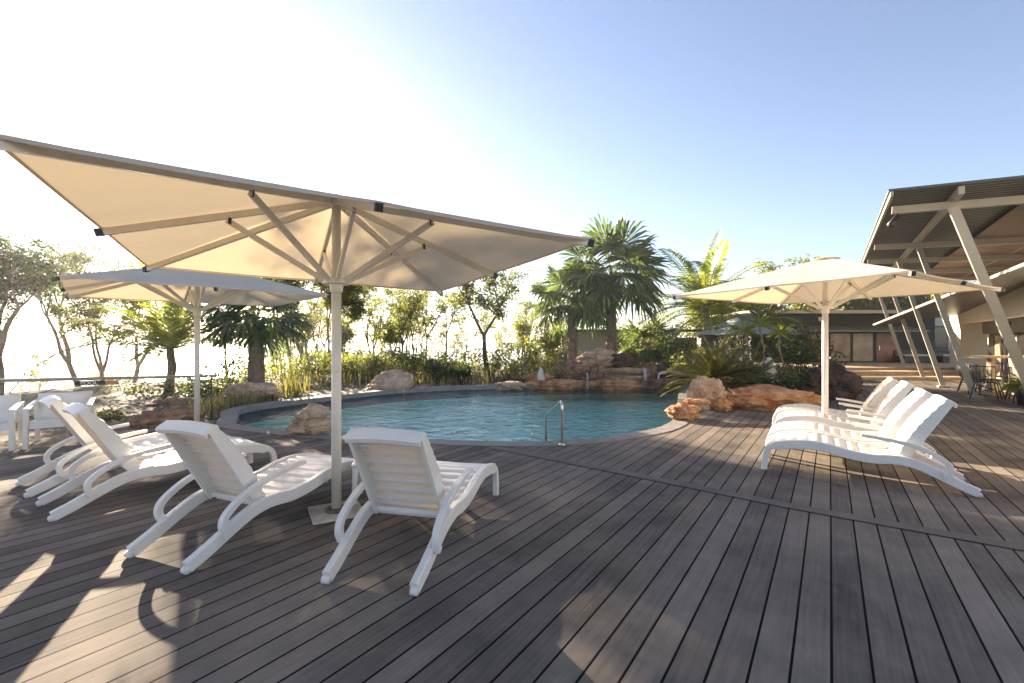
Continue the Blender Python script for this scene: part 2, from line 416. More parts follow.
# ------------------------------------------------------------------ steps / raised boards near the far building
def PD(D, s, z=0): return Vector((D*V.x+s*U.x, D*V.y+s*U.y, z))
m = MB()
RZU = math.atan2(U.y, U.x)
MU = Matrix.Rotation(RZU, 3, 'Z')
m = MB()
m.box((15.5, 18.2, .0), (13.5, 1.1, .20)); m.box((15.9, 19.3, .07), (13.0, 1.1, .36)); m.box((18.5, 23.6, .12), (19, 7.5, .46))
m.build('timber_steps', M['timber'], label='broad pale timber steps leading up to the dark far building', cat='steps')

# ------------------------------------------------------------------ right-hand building
SS = [14.0, 17.1, 20.3, 23.7, 27.0]
def roofz(D): return 4.85-.06*(D-1.07)
def build_main():
    b = empty('open_roof_building', PD(4.5, 20), label='long pale building at the right edge under a high raking metal roof', cat='building')
    off = -b.location
    def part(mb, name, mt, parent=b, **k):
        mb.v = [tuple(Vector(v)+off) for v in mb.v]; return mb.build(name, mt, parent, **k)
    # roof sheet
    m = MB(); s0, s1 = 13.05, 30
    vs = [PD(1.07, s0, roofz(1.07)), PD(10, s0, roofz(10)), PD(10, s1, roofz(10)), PD(1.07, s1, roofz(1.07))]
    m.add(vs+[v+Vector((0,0,.05)) for v in vs], [(0,1,2,3),(7,6,5,4),(0,4,5,1),(1,5,6,2),(2,6,7,3),(3,7,4,0)])
    part(m, 'roof', M['corr'], fix=True)
    m = MB(); vs = [PD(3.5, s0+.5, roofz(3.5)-.13), PD(9.9, s0+.5, roofz(9.9)-.13), PD(9.9, s1-.2, roofz(9.9)-.13), PD(3.5, s1-.2, roofz(3.5)-.13)]
    m.add(vs+[v+Vector((0,0,.02)) for v in vs], [(0,1,2,3),(7,6,5,4),(0,4,5,1),(1,5,6,2),(2,6,7,3),(3,7,4,0)]); part(m, 'soffit', M['ply'], fix=True)
    m = MB()
    for D in (5.0, 6.6, 8.2): m.bar(PD(D, s0+.5, roofz(D)-.14), PD(D, s1-.3, roofz(D)-.14), .06, .016)
    part(m, 'soffit_batten', M['beam'])
    m = MB(); m.bar(PD(1.13, s0, roofz(1.1)-.06), PD(1.13, s1, roofz(1.1)-.06), .05, .1); part(m, 'edge_trim', M['beam'])
    for D in (2.26,):
        m = MB(); m.bar(PD(D, s0+.1, roofz(D)-.1), PD(D, s1, roofz(D)-.1), .1, .17); part(m, 'roof_beam', M['beam'])
    for s in (13.9, 19.0, 22.3, 25.6, 28.7):
        m = MB(); m.bar(PD(1.2, s, roofz(1.2)-.24), PD(7.6, s, roofz(7.6)-.24), .10, .17); part(m, 'roof_beam', M['beam'])
    for (bx, by, tx, ty) in ((11.3,9.64,9.67,9.87),(12.3,11.95,12.75,14.1),(14.1,14.7,14.27,16.6),(16.3,17.8,16.39,19.7),(18.0,20.5,18.08,22.4)):
        Dt = tx*V.x+ty*V.y
        m = MB(); m.bar((bx,by,0), (tx,ty,roofz(Dt)-.33), .17 if by < 10 else .13, .09, up=(U.x, U.y, 0)); part(m, 'slanted_post', M['beam'])
        m = MB(); m.box((bx,by,.03), (.32,.28,.06), MU); part(m, 'post_foot', M['beam'])
    # walls
    def wall(D, s0, s1, z0, z1, th, mt, name='wall', par=b):
        m = MB(); c = PD(D+th/2, (s0+s1)/2, (z0+z1)/2); m.box(c, (s1-s0, th, z1-z0), MU); return part(m, name, mt, par)
    wall(4.5, 7, 28.5, 2.25, 3.3, .25, M['wallbeige']); wall(7.8, 7, 28.5, 2.25, 4.3, .25, M['wallbeige'])
    wall(4.5, 26.4, 28.5, 0, 2.245, .25, M['wallbeige'])
    wall(4.5, 7, 12, 0, 2.245, .25, M['wallbeige'])
    wall(5.15, 12, 26.4, 1.82, 2.3, .2, M['greypanel'])
    wall(5.25, 12, 26.4, 0, 1.8, .2, M['wallbeige'])
    wall(4.76, 28.3, 28.5, 0, 3.3, 5, M['wallbeige'])
    s = 13.2
    k = 0
    while s < 26:
        f = wall(5.13, s, s+1.75, .02, 1.8, .08, M['frame'], 'sliding_door')
        m = MB()
        for q in (.08, .92):
            pm = MB(); pm.box(PD(5.105, s+q+.36, .92), (.70, .03, 1.6), MU); part(pm, 'pane', M['curtain'] if (k+int(q>.5)) % 2 == 0 else M['glass'], f) if False else None
        panes = []
        for i, q in enumerate((.08, .92)):
            pm = MB(); pm.v = []; pm.box(PD(5.1, s+q+.36, .92), (.70, .03, 1.6), MU)
            o = part(pm, 'pane', M['curtain'] if (k+i) % 2 == 0 else M['glass'], b); o.parent = f
        s += 2.6; k += 1
    for s in (14.8, 17.4, 20.1, 22.8):
        m = MB(); m.box(PD(5.09, s+.05, 2.07), (.12,.1,.2), MU); part(m, 'wall_light', M['frame'])
    # lower awning, falling away from the camera
    m = MB()
    a, c, d_, e = PD(3.6, 13, 3.20), PD(1.65, 27, 2.22), PD(5.2, 27, 2.75), PD(5.2, 11, 3.75)
    up = Vector((0,0,.07)); vs = [a, c, d_, e]
    m.add(vs+[v+up for v in vs], [(0,1,2,3),(7,6,5,4),(0,4,5,1),(1,5,6,2),(2,6,7,3),(3,7,4,0)])
    aw = part(m, 'awning', M['frame'], fix=True)
    m = MB(); m.bar(a+Vector((0,0,.05)), c+Vector((0,0,.05)), .04, .07); o = part(m, 'awning_edge', M['beam']); o.parent = aw
    m = MB(); m.tube([PD(1.3, 13.9, roofz(1.3)-.4), PD(1.15, 13.75, roofz(1.3)-.62)], .07, 12); part(m, 'floodlight', M['black'])
    m = MB(); m.tube([PD(1.3, 13.9, roofz(1.3)-.2), PD(1.3, 13.9, roofz(1.3)-.42)], .025, 8); part(m, 'bracket', M['black'])
build_main()

def build_far():
    b = empty('garden_pavilion', (19, 25, 0), label='low dark building with a row of glazed brown doors behind the steps', cat='building'); off = Vector((-19,-25,0))
    def part(mb, name, mt, parent=b, **k):
        mb.v = [tuple(Vector(v)+off) for v in mb.v]; return mb.build(name, mt, parent, **k)
    z0 = .3
    m = MB(); m.box((18.4, 27.0, 1.6), (10.2, 4, 2.8)); part(m, 'wall', M['walldark'])
    m = MB(); m.box((18.2, 26.4, 3.08), (11.5, 5.6, .1)); m.box((18.2, 23.58, 3.06), (11.5, .05, .17)); part(m, 'roof', M['beam'])
    m = MB()
    vs = [Vector((14.5,23.6,2.02)), Vector((21.9,23.6,2.02)), Vector((21.9,24.99,2.32)), Vector((14.5,24.99,2.32))]
    m.add(vs+[v+Vector((0,0,.04)) for v in vs], [(0,1,2,3),(7,6,5,4),(0,4,5,1),(1,5,6,2),(2,6,7,3),(3,7,4,0)]); part(m, 'awning', M['corr2'], fix=True)
    xs = [16.3, 17.55, 18.8, 20.1]
    for i, x in enumerate(xs):
        m = MB(); m.box((x+.62, 24.97, 1.16), (1.26, .07, 1.68)); d = part(m, 'glazed_door', M['frame'])
        m = MB(); m.box((x+.62, 24.92, 1.18), (1.08, .035, 1.52)); o = part(m, 'pane', M['redwood'] if i == 3 else M['curtain'], d if False else b); o.parent = d
        if i == 3:
            m = MB(); m.box((x+.2, 24.88, 1.15), (.05, .04, .26)); o = part(m, 'handle', M['steel']); o.parent = d
    m = MB(); m.box((17.2, 24.98, 2.75), (.4, .04, .22)); part(m, 'sign_plate', M['signw'])
build_far()
# beige wing further right, seen between the posts
def build_wing():
    b = empty('beige_wing', (26, 30, 0), label='beige building with dark windows seen between the slanted posts', cat='building')
    m = MB(); m.box((0, 1, 1.7), (9.5, 4, 3.4)); m.build('wall', M['wallgrey'], b)
    m = MB(); m.box((0, .9, 3.48), (10.2, 5, .14)); m.build('roof', M['walldark'], b)
    for x in (-3, -.9, 1.4):
        m = MB(); m.box((x, -1.03, 1.75), (1.3, .1, 1.5)); f = m.build('window', M['frame'], b)
        m = MB(); m.box((x, -1.09, 1.75), (1.1, .03, 1.3)); m.build('pane', M['glass'], f)
build_wing()
def build_villa():
    b = empty('grey_villa', (5.2, 23, 0), label='grey flat-roofed building behind the rock waterfall and palms', cat='building')
    m = MB(); m.box((-.35, 1.6, .95), (4.6, 3.0, 2.1)); m.build('wall', M['wallgrey'], b)
    m = MB(); m.box((-2.8, 1.3, .45), (1.3, 3.4, 1.1)); m.build('lower_wall', M['greypanel'], b)
    m = MB(); m.box((3.0, 1.2, .75), (2.1, 3.4, 1.9)); m.build('side_wall', M['walldark'], b)
    m = MB(); m.box((.6, 1.4, 2.06), (7.6, 4.0, .1)); m.build('roof', M['walldark'], b)
    m = MB(); m.box((.9, .07, .95), (1.3, .08, 1.1)); f = m.build('window', M['frame'], b)
    m = MB(); m.box((.9, .02, .95), (1.1, .03, .9)); m.build('pane', M['glass'], f)
build_villa()

# ------------------------------------------------------------------ parasols
def make_parasol():
    r = empty('parasol')
    H0, HR, HUB = 2.78, 2.25, 2.03; h = 1.55
    # canopy: eight sectors, sagging a little between ribs
    m = MB(); ring = [(-1,-1),(0,-1),(1,-1),(1,0),(1,1),(0,1),(-1,1),(-1,0)]
    n = 6
    for k in range(8):
        A = Vector((ring[k][0]*h, ring[k][1]*h)); B = Vector((ring[(k+1)%8][0]*h, ring[(k+1)%8][1]*h))
        idx = {}; vs = []; fs = []
        for i in range(n+1):
            for j in range(i+1):
                t = i/n; u = j/i if i else 0
                p = A.lerp(B, u)*t; sag = math.sin(math.pi*u)*t*.012
                # scallop of the free edge
                if i == n: p *= 1-.006*math.sin(math.pi*u)
                z = H0+(HR-H0)*t-sag
                idx[(i,j)] = len(vs); vs.append((p.x, p.y, z+.012))
        for i in range(n):
            for j in range(i+1):
                fs.append((idx[(i,j)], idx[(i+1,j)], idx[(i+1,j+1)]))
                if j < i: fs.append((idx[(i,j)], idx[(i+1,j+1)], idx[(i,j+1)]))
        m.add(vs, fs, True)
    c = m.build('canopy', M['canvas'], r)
    # edge hem
    hm = MB()
    for k in range(8):
        A = Vector((ring[k][0]*h, ring[k][1]*h, HR+.008)); B = Vector((ring[(k+1)%8][0]*h, ring[(k+1)%8][1]*h, HR+.008))
        pts = [A.lerp(B, u/6) for u in range(7)]
        for i in range(7):
            q = math.sin(math.pi*i/6); pts[i] = Vector((pts[i].x*(1-.006*q), pts[i].y*(1-.006*q), pts[i].z-.012*q))
        for i in range(6): hm.bar(pts[i], pts[i+1], .006, .02)
    hm.build('hem', M['canvas'], c)
    v = MB(); vs = [(0,0,H0+.028)]+[(.2*math.cos(a), .2*math.sin(a), H0-.012) for a in [2*math.pi*i/16 for i in range(16)]]
    v.add(vs, [(0, 1+i, 1+(i+1)%16) for i in range(16)], True); v.build('vent_cap', M['canvas'], c)
    # pole
    p = MB(); p.tube([(0,0,.0),(0,0,HUB)], .042, 20); p.tube([(0,0,HUB),(0,0,H0-.03)], .038, 20); p.build('pole', M['paint'], r)
    f = MB(); f.tube([(0,0,.03),(0,0,.045),(0,0,.052)], [.095,.095,.06], 20); f.build('flange', M['rust'], r)
    b = MB(); b.box((0,0,.017), (.42,.42,.022)); bevel(b.build('base_plate', M['base'], r), .006)
    hb = MB(); hb.tube([(0,0,HUB-.03),(0,0,HUB+.015)], [.12,.12], 8); hb.tube([(0,0,HUB-.1),(0,0,HUB-.03)], [.052,.06], 16)
    bevel(hb.build('hub', M['paint'], r), .004)
    tb = MB(); tb.tube([(0,0,H0-.1),(0,0,H0-.05)], .09, 12); tb.build('top_hub', M['paint'], r)
    kn = MB(); kn.tube([(.05,.0,1.84),(.09,0,1.84)], .022, 10); kn.build('knob', M['black'], r)
    cr = MB(); cr.tube([(.0,-.04,1.25),(0,-.075,1.25)], .018, 10); cr.build('locking_pin', M['paint'], r)
    for k in range(8):
        e = Vector((ring[k][0]*h, ring[k][1]*h, HR-.02)); dirn = Vector((e.x, e.y, 0)).normalized()
        a = Vector((dirn.x*.07, dirn.y*.07, H0-.075))
        rb = MB(); rb.bar(a, e, .032, .05); rib = rb.build('rib', M['paint'], r)
        cp = MB(); d = (e-a).normalized(); cp.bar(e-d*.01, e+d*.035, .042, .05)
        cp.build('rib_cap', M['black'], rib)
        t = .52 if abs(ring[k][0])+abs(ring[k][1]) == 2 else .58
        q = a.lerp(e, .40 if abs(ring[k][0])+abs(ring[k][1]) == 2 else .50)-Vector((0,0,.035))
        st = MB(); st.bar(Vector((dirn.x*.1, dirn.y*.1, HUB)), q, .026, .042); sb = st.build('strut', M['paint'], rib)
        br = MB(); br.bar(q-Vector((0,0,.03))-dirn*.02, q+Vector((0,0,.02))-dirn*.02, .034, .022); br.build('bracket', M['black'], rib)
    return r
pp = make_parasol()
PAR = [((-1.535,3.933), 29.7, 'nearest cream square parasol, standing between the two front left loungers', 0.0),
       ((-5.176,7.396), 42.8, 'cream square parasol at the far left, behind the loungers by the garden', 0.0),
       ((4.835,6.947), 30.5, 'sunlit cream square parasol rising from the row of loungers on the right', 0.0)]
for i, (xy, a, lb, z) in enumerate(PAR):
    o = pp if i == 0 else copy_tree(pp)
    o.location = (*xy, 0); o.rotation_euler.z = R(a)
    tag(o, lb, 'parasol', 'square cream parasols round the pool')

# the nearest canopy hangs a little out of level on its pole
from mathutils import Euler
_e = Euler((R(-1.5), R(1.4), 0)); _p = Vector((0, 0, 2.4))
for ch in kids(pp):
    for c_ in kids(ch):
        if c_.name.startswith('vent_cap'): c_.scale = (.5, .5, 1); c_.location.z = -.012
    if ch.name.split('.')[0] in ('canopy', 'rib', 'top_hub'):
        ch.rotation_euler = _e; ch.location = _p-_e.to_matrix() @ _p
# ------------------------------------------------------------------ loungers
def make_lounger():
    r = empty('sun_lounger')
    RP = catmull([(.0,.040),(.13,.098),(.28,.175),(.42,.24),(.54,.272),(.66,.275),(.80,.262),(1.0,.282),(1.2,.325),(1.36,.338),(1.52,.322),(1.66,.295),(1.755,.26),(1.79,.18),(1.80,.08),(1.80,.0)], 4)
    n = len(RP)
    for s in (-1, 1):
        hts = [.085+.012*math.sin(min(1, i/n)*math.pi) if RP[i][0] < 1.7 else .06 for i in range(n)]
        ys = [s*(.292+.022*min(1, RP[i][0]/.5)) for i in range(n)]
        m = MB(); m.sweep(RP, .052, hts, ys, .13)
        rail = m.build('side_rail', M['plastic'], r, fix=True, auto=30)
        w_ = MB(); w_.tube([(-.005, s*.295-.022, .026),(-.005, s*.295+.022, .026)], .024, 12); w_.build('foot_wheel', M['plastic'], rail)
        nb = MB()
        for q in (.16,.22,.28): nb.box((q, s*.297, .160+(q-.16)*.55), (.028,.018,.012), Matrix.Rotation(-R(28), 3, 'Y'))
        nb.build('notches', M['plastic'], rail)
        AP = catmull([(.235,.165),(.205,.235),(.235,.31),(.36,.395),(.50,.448),(.66,.478),(.80,.496),(.90,.505)], 4)
        m = MB(); hts = [.050-.020*i/len(AP) for i in range(len(AP))]
        m.sweep(AP, .046, hts, [s*(.345+.0*i) for i in range(len(AP))], .14)
        m.tube([(.235, s*.355, .175), (.235, s*.30, .165)], .028, 10)
        m.build('armrest', M['plastic'], r, fix=True, auto=30)
    # seat with cross corrugation
    SP = catmull([(.56,.27),(.66,.265),(.80,.285),(1.0,.318),(1.2,.358),(1.36,.372),(1.52,.356),(1.66,.328),(1.76,.295),(1.80,.25)], 12)
    m = MB(); vs = []; fs = []; YS = [-.29,-.27,-.15,0,.15,.27,.29]
    L = 0; pl = None
    pts = []
    for p in SP:
        if pl: L += math.hypot(p[0]-pl[0], p[1]-pl[1])
        pl = p; pts.append((p, L))
    for (p, l) in pts:
        c = abs(math.sin(math.pi*l/.115))
        for j, y in enumerate(YS):
            e = 0 if j in (0, 6) else (1 if 1 < j < 5 else .9)
            vs.append((p[0], y, p[1]+(.013*c-.004)*e-.006*(1-abs(y)/.29)))
    w_ = len(YS)
    for i in range(len(pts)-1):
        for j in range(w_-1): fs.append((i*w_+j, (i+1)*w_+j, (i+1)*w_+j+1, i*w_+j+1))
    m.add(vs, fs, True); st = m.build('seat', M['plastic'], r)
    md = st.modifiers.new('thick', 'SOLIDIFY'); md.thickness = .008; md.offset = -1
    # drain slots down the middle of each ridge: narrow cross bars under the seat
    m = MB(); m.bar((.62,-.29,.235), (.62,.29,.235), .03, .04); m.bar((1.2,-.3,.29), (1.2,.3,.29), .025, .035); m.build('cross_bar', M['plastic'], r)
    # backrest
    base = Vector((.60, 0, .275)); top = Vector((.235, 0, .915)); ax = (top-base); LB = ax.length; ax.normalize(); nf = Vector((ax.z, 0, -ax.x))   # facing foot end
    if nf.x < 0: nf = -nf
    NS = 72; vs = []; fs = []; YB = [-.275,-.255,-.235,-.12,0,.12,.235,.255,.275]
    def back_pt(t, y, off):
        bow = .035*math.sin(math.pi*min(1, t*1.0))*1.0-.02*t
        wdt = 1-.03*t
        return base+ax*(LB*t)+nf*(off+bow)+Vector((0, y*wdt, 0))
    for i in range(NS+1):
        t = i/NS; c = abs(math.sin(math.pi*t*LB/.088)); 
        for j, y in enumerate(YB):
            e = 1 if 2 <= j <= 6 else (.6 if j in (1,7) else .5)
            vs.append(back_pt(t, y, (.016*c)*e-.008*(1-abs(y)/.275)))
    w_ = len(YB)
    for i in range(NS):
        for j in range(w_-1): fs.append((i*w_+j, i*w_+j+1, (i+1)*w_+j+1, (i+1)*w_+j))
    m = MB(); m.add(vs, fs, True); bk = m.build('backrest', M['panel'], r)
    md = bk.modifiers.new('thick', 'SOLIDIFY'); md.thickness = .006; md.offset = 0
    # cheeks and top roll of the back
    m = MB()
    for s in (-1, 1):
        vs = []; fs = []; 
        for i in range(NS+1):
            t = i/NS; c = abs(math.sin(math.pi*t*LB/.088)); dp = .105*(.5+.5*math.sin(math.pi*min(1, .15+t*.8)))
            f = back_pt(t, s*.275, .016*c*.5+.004); g = back_pt(t, s*.275, -dp)
            i_ = Vector((0, -s*.012, 0))
            vs += [f, g, g+i_*2.2, f+i_]
        for i in range(NS):
            for a in range(4):
                b_ = (a+1) % 4; fs.append((i*4+a, i*4+b_, (i+1)*4+b_, (i+1)*4+a))
        fs.append((3,2,1,0)); e = NS*4; fs.append((e,e+1,e+2,e+3))
        m.add(vs, fs, False)
    for i in range(1, 8):
        t = (i+.0)*.088/LB
        m.bar(back_pt(t,-.262,-.006), back_pt(t,.262,-.006), .014, .034, up=tuple(nf))
    # rounded cap
    cp = []
    for j in range(13):
        y = -.27+.54*j/12; p = back_pt(1, y, 0)+Vector((0,0,.012*math.sin(math.pi*j/12)))
        cp.append(p)
    vs = []; fs = []
    sec = [(.016,-.015),(.016,.006),(.004,.018),(-.075,.018),(-.092,.008),(-.092,-.024),(-.080,-.024),(-.076,-.004),(0,-.004)]
    for p in cp:
        for (o_, z_) in sec: vs.append(p+nf*o_+ax*z_)
    k = len(sec)
    for j in range(12):
        for a in range(k): fs.append((j*k+a, j*k+(a+1)%k, (j+1)*k+(a+1)%k, (j+1)*k+a))
    fs.append(tuple(range(k-1,-1,-1))); fs.append(tuple(range(12*k, 13*k)))
    m.add(vs, fs, False)
    m.bar(back_pt(.02,-.27,-.03), back_pt(.02,.27,-.03), .05, .035)
    fr = m.build('back_frame', M['plastic'], bk, fix=True, auto=40)
    return r
def rz_of(d): return math.atan2(d[1], d[0])
n_ = Vector((.547,.832)); d_ = Vector((-.832,.547)); f0 = Vector((4.49,4.33))
LG = []
for (o, sh, lb) in ((0, 0, 'white plastic sun lounger nearest the camera in the row of four on the right'),
                    (.82, .02, 'white sun lounger second from the camera in the right row, before the parasol pole'),
                    (2.08, .0, 'white sun lounger third from the camera in the right row, behind the parasol pole'),
                    (2.92, .06, 'white sun lounger farthest from the camera in the right row, by the dark boulder')):
    c = f0+n_*(o+.30)+d_*sh; LG.append((c, rz_of(d_), lb))
LG += [((-.862,2.725), rz_of((.22,.975)), 'white sun lounger right of the nearest parasol pole, striped back facing the camera'),
       ((-2.375,3.015), rz_of((.37,.93)), 'white sun lounger just left of the nearest parasol pole, seen from behind'),
       ((-4.065,3.925), rz_of((.6,.8)), 'white plastic sun lounger at the far left, the nearer of the side-on pair'),
       ((-4.875,4.49), rz_of((.6,.8)), 'white sun lounger at the far left, farther of the side-on pair by the armchairs')]
lp = make_lounger()
for i, (c, a, lb) in enumerate(LG):
    o = lp if i == 0 else copy_tree(lp)
    o.location = (c[0], c[1], 0); o.rotation_euler.z = a; tag(o, lb, 'sun lounger', 'white plastic sun loungers on the deck')

# small side tables
def side_table():
    r = empty('side_table')
    m = MB(); m.box((0,0,.375), (.46,.42,.03)); m.box((0,0,.355), (.42,.38,.03)); bevel(m.build('table_top', M['plastic'], r), .01)
    for sx in (-1,1):
        for sy in (-1,1):
            m = MB(); m.tube([(sx*.21, sy*.19, 0), (sx*.195, sy*.175, .36)], [.022,.028], 8); m.build('leg', M['plastic'], r)
    return r
t = side_table(); t.location = (-1.26,4.3,0); t.rotation_euler.z = R(10); tag(t, 'small white plastic table half hidden behind the lounger back by the nearest parasol', 'side table')

# ------------------------------------------------------------------ moulded armchairs at the far left
def armchair():
    r = empty('armchair')       # faces local -y
    m = MB(); vs = []; n = 10
    prof = [(-.30,.35),(-.27,.37),(0,.345),(.20,.34),(.28,.40),(.33,.55),(.37,.72)]
    P = catmull(prof, 4); YS = [-.30,-.15,0,.15,.30]; fs = []
    for p in P:
        for y in YS: vs.append((y, p[0], p[1]-.012*(1-abs(y)/.3)))
    for i in range(len(P)-1):
        for j in range(4): fs.append((i*5+j, (i+1)*5+j, (i+1)*5+j+1, i*5+j+1))
    m.add(vs, fs, True); o = m.build('seat_shell', M['plastic'], r); md = o.modifiers.new('t', 'SOLIDIFY'); md.thickness = .02; md.offset = 0
    m = MB(); m.box((0,-.30,.32), (.58,.03,.09)); m.build('apron', M['plastic'], r)
    for s in (-1, 1):
        m = MB(); m.bar((s*.32,-.32,.55), (s*.31,.33,.60), .07, .035); bevel(m.build('armrest', M['plastic'], r), .01)
        m = MB(); m.bar((s*.325,-.31,0), (s*.32,-.30,.54), .055, .075, up=(0,1,0)); bevel(m.build('leg', M['plastic'], r), .01)
        m = MB(); m.bar((s*.30,.36,0), (s*.31,.31,.59), .05, .06, up=(0,1,0)); bevel(m.build('leg', M['plastic'], r), .01)
    return r
ac = armchair(); fd = Vector((.62,-.78)); wd_ = Vector((.78,.62))
c2 = Vector((-6.75,6.25))+wd_*.32-fd*.32; rza = math.atan2(fd.y, fd.x)+math.pi/2
ac.location = (*c2, 0); ac.rotation_euler.z = rza
tag(ac, 'white moulded plastic armchair behind the left loungers, right one of the pair', 'armchair', 'white armchairs at the deck edge')
c1 = c2-wd_*.78; b_ = copy_tree(ac); b_.location = (*c1, 0); tag(b_, 'white moulded plastic armchair cut by the left edge of the view', 'armchair', 'white armchairs at the deck edge')

# ------------------------------------------------------------------ pool handrail
def handrail():
    a = Vector((.735*.94, 6.55, 0)); r = empty('pool_handrail', (.72,6.48,0), label='bent stainless steel handrail at the near edge of the pool', cat='handrail')
    m = MB(); P = [(0,0,0),(0,0,.40),(0,0,.555),(0,.04,.61),(-.02,.12,.60),(-.15,.62,.36),(-.17,.72,.29),(-.175,.74,.20),(-.175,.74,-.3)]
    m.tube(catmull(P, 5), .021, 10); m.build('rail', M['steel'], r)
    m = MB(); m.tube([(0,0,.006),(0,0,.03)], [.06,.045], 14); m.build('foot_collar', M['steel'], r)
handrail()

# ------------------------------------------------------------------ wire fence with sign
def fence():
    a = Vector((-10.6, 7.55, .80)); b = Vector((-6.0, 9.15, .80)); d = (b-a); L = d.length; t = d.normalized()
    r = empty('cable_fence', (a.x, a.y, 0), label='thin wire fence with a flat top rail along the left garden edge', cat='fence')
    mid = Vector((a.x, a.y, 0))
    m = MB(); m.bar(a-mid, b-mid, .07, .06); bevel(m.build('top_rail', mat('weathered_rail', (.26,.23,.18), .6, nscale=5, namp=.2), r), .006)
    for k in range(3):
        p = a.lerp(b, (.02,.245,.98)[k])-mid; m = MB(); m.tube([(p.x,p.y,-.6),(p.x,p.y,.78)], .011, 8); m.build('post', M['frame'], r)
    m = MB()
    for z in (.08,.2,.32,.44,.56,.68): m.tube([Vector((a.x,a.y,z))-mid, Vector((b.x,b.y,z))-mid], .0022, 5)
    m.build('wires', M['steel'], r)
    # sign hanging below the rail
    c = a.lerp(b, 0.52); c = Vector((-.5*0, 0, 0))
    # position from the picture column 98
    k = (98-512)/450; tt = (k*a.y-a.x)/(t.x-k*t.y); c = a+t*tt
    g = empty('pool_sign', (c.x, c.y, 0), math.atan2(t.y, t.x), label='small black sign with white lettering POOL clipped under the fence rail', cat='sign')
    m = MB(); m.box((0,-.045,.722), (.66,.012,.085)); m.build('board', M['signb'], g)
    m = MB(); m.box((.235,-.0535,.722), (.46*.4,.004,.08)); m.build('orange_panel', M['signr'], g)
    cu = bpy.data.curves.new('lettering', 'FONT'); cu.body = 'POOL'; cu.size = .1; cu.extrude = .002; cu.align_x = 'CENTER'; cu.align_y = 'CENTER'
    to = bpy.data.objects.new('tmp', cu); COL.objects.link(to)
    dg = bpy.context.evaluated_depsgraph_get(); me = bpy.data.meshes.new_from_object(to.evaluated_get(dg)); bpy.data.objects.remove(to)
    me.materials.clear(); me.materials.append(M['signw'])
    lo = bpy.data.objects.new('lettering', me); COL.objects.link(lo); lo.parent = g; lo.location = (-.11,-.055,.722); lo.rotation_euler = (R(90),0,0)
fence()

# ------------------------------------------------------------------ rocks
def rock_mb(dim, seed, rough=.28, cuts=6, sub=4, lay=0):
    bm = bmesh.new(); bmesh.ops.create_icosphere(bm, subdivisions=sub, radius=1)
    rr = random.Random(seed); off = Vector((rr.uniform(0,99),)*3)
    planes = []
    for _ in range(cuts):
        v = Vector((rr.uniform(-1,1), rr.uniform(-1,1), rr.uniform(-.6,1))).normalized(); planes.append((v, rr.uniform(.62,.88)))
    vs = []
    for v in bm.verts:
        p = v.co.copy()
        for (nn, d) in planes:
            e = p.dot(nn)-d
            if e > 0: p -= nn*e*.85
        k = noise.fractal(p*1.6+off, .75, 2.1, 6)*rough*1.25
        p += v.co*k
        q_ = p*3.2+off; rd = 1-abs(noise.noise(q_)*1.6); p -= v.co*max(0, rd-.72)*.28*min(1, rough*4); p += v.co*noise.fractal(p*7+off, .6, 2.2, 4)*.035
        if lay: p *= 1+.05*math.sin(p.z*lay*3.1+2*noise.noise(p*2+off))*(1-abs(v.co.z))
        vs.append(Vector((p.x*dim[0]/2, p.y*dim[1]/2, p.z*dim[2]/2)))
    fs = [tuple(x.index for x in f.verts) for f in bm.faces]; bm.free()
    m = MB(); m.add(vs, fs, True); return m
def rock(name, loc, dim, seed, mt, label, rz=0, group=None, tilt=0, **k):
    k.setdefault('sub', 5)
    o = rock_mb(dim, seed, **k).build(name, M[mt], label=label, cat='rock', group=group, auto=38)
    o.location = loc; o.rotation_euler = (0, tilt, rz); return o
def G(px, py, z=0.):
    Y = (1.5-z)*450/(py-342); return Vector(((px-512)/450*Y, Y, z))
rock('boulder', (-3.28,7.42,.12), (.78,.6,.34), 3, 'rock_pale', 'lower flat tan boulder on the coping behind the nearest parasol pole', .2, rough=.16)
rock('boulder', (-3.30,7.44,.33), (.50,.44,.28), 5, 'rock_pale', 'rounded tan boulder stacked on the flat one behind the nearest parasol pole', .4, rough=.14)
rock('boulder', (3.35,8.75,.12), (.70,.56,.34), 11, 'rock_orange', 'orange layered rock at the pool edge where the coping meets the right deck', .3, rough=.16, cuts=4, lay=3)
rock('boulder', (3.68,8.95,.31), (.52,.36,.15), 12, 'rock_orange', 'thin orange slab lying on the orange rock at the pool edge', .1, rough=.14, cuts=3)
rock('boulder', (4.35,10.1,.30), (.95,.8,.88), 13, 'rock_pale', 'tall pale boulder left of the cycad', .5, rough=.14, cuts=4)
rock('boulder', (4.55,9.75,.14), (.44,.4,.38), 14, 'rock_orange', 'small reddish rock between the pale boulder and the long orange rock')
rock('boulder', (5.75,10.2,.18), (2.3,1.2,.62), 17, 'rock_orange', 'long low orange boulder along the deck edge in front of the cycad', -.15, rough=.15, cuts=3)
rock('boulder', (8.4,11.9,.30), (1.35,1.2,1.15), 19, 'rock_dark', 'dark rounded boulder behind the farthest right lounger', .3)
rock('boulder', (-6.85,11.9,.12), (1.45,.9,.62), 23, 'rock_pale', 'blocky layered sandstone rock at the left end of the pool', .15, rough=.16, cuts=10, lay=6)
rock('boulder', (-3.9,14.2,.1), (1.75,1.0,.95), 25, 'rock_pale', 'pale wedge shaped boulder on the far pool edge behind the parasol pole', -.1, rough=.14, tilt=-.12)
rock('boulder', (-6.55,8.55,.03), (1.15,.8,.42), 29, 'rock_brown', 'flat reddish brown rock left of the pool tip', .5)
rock('boulder', (-8.4,11.2,-.05), (1.0,.7,.32), 30, 'rock_brown', 'low brown slab in the garden below the sandstone rock', .2)
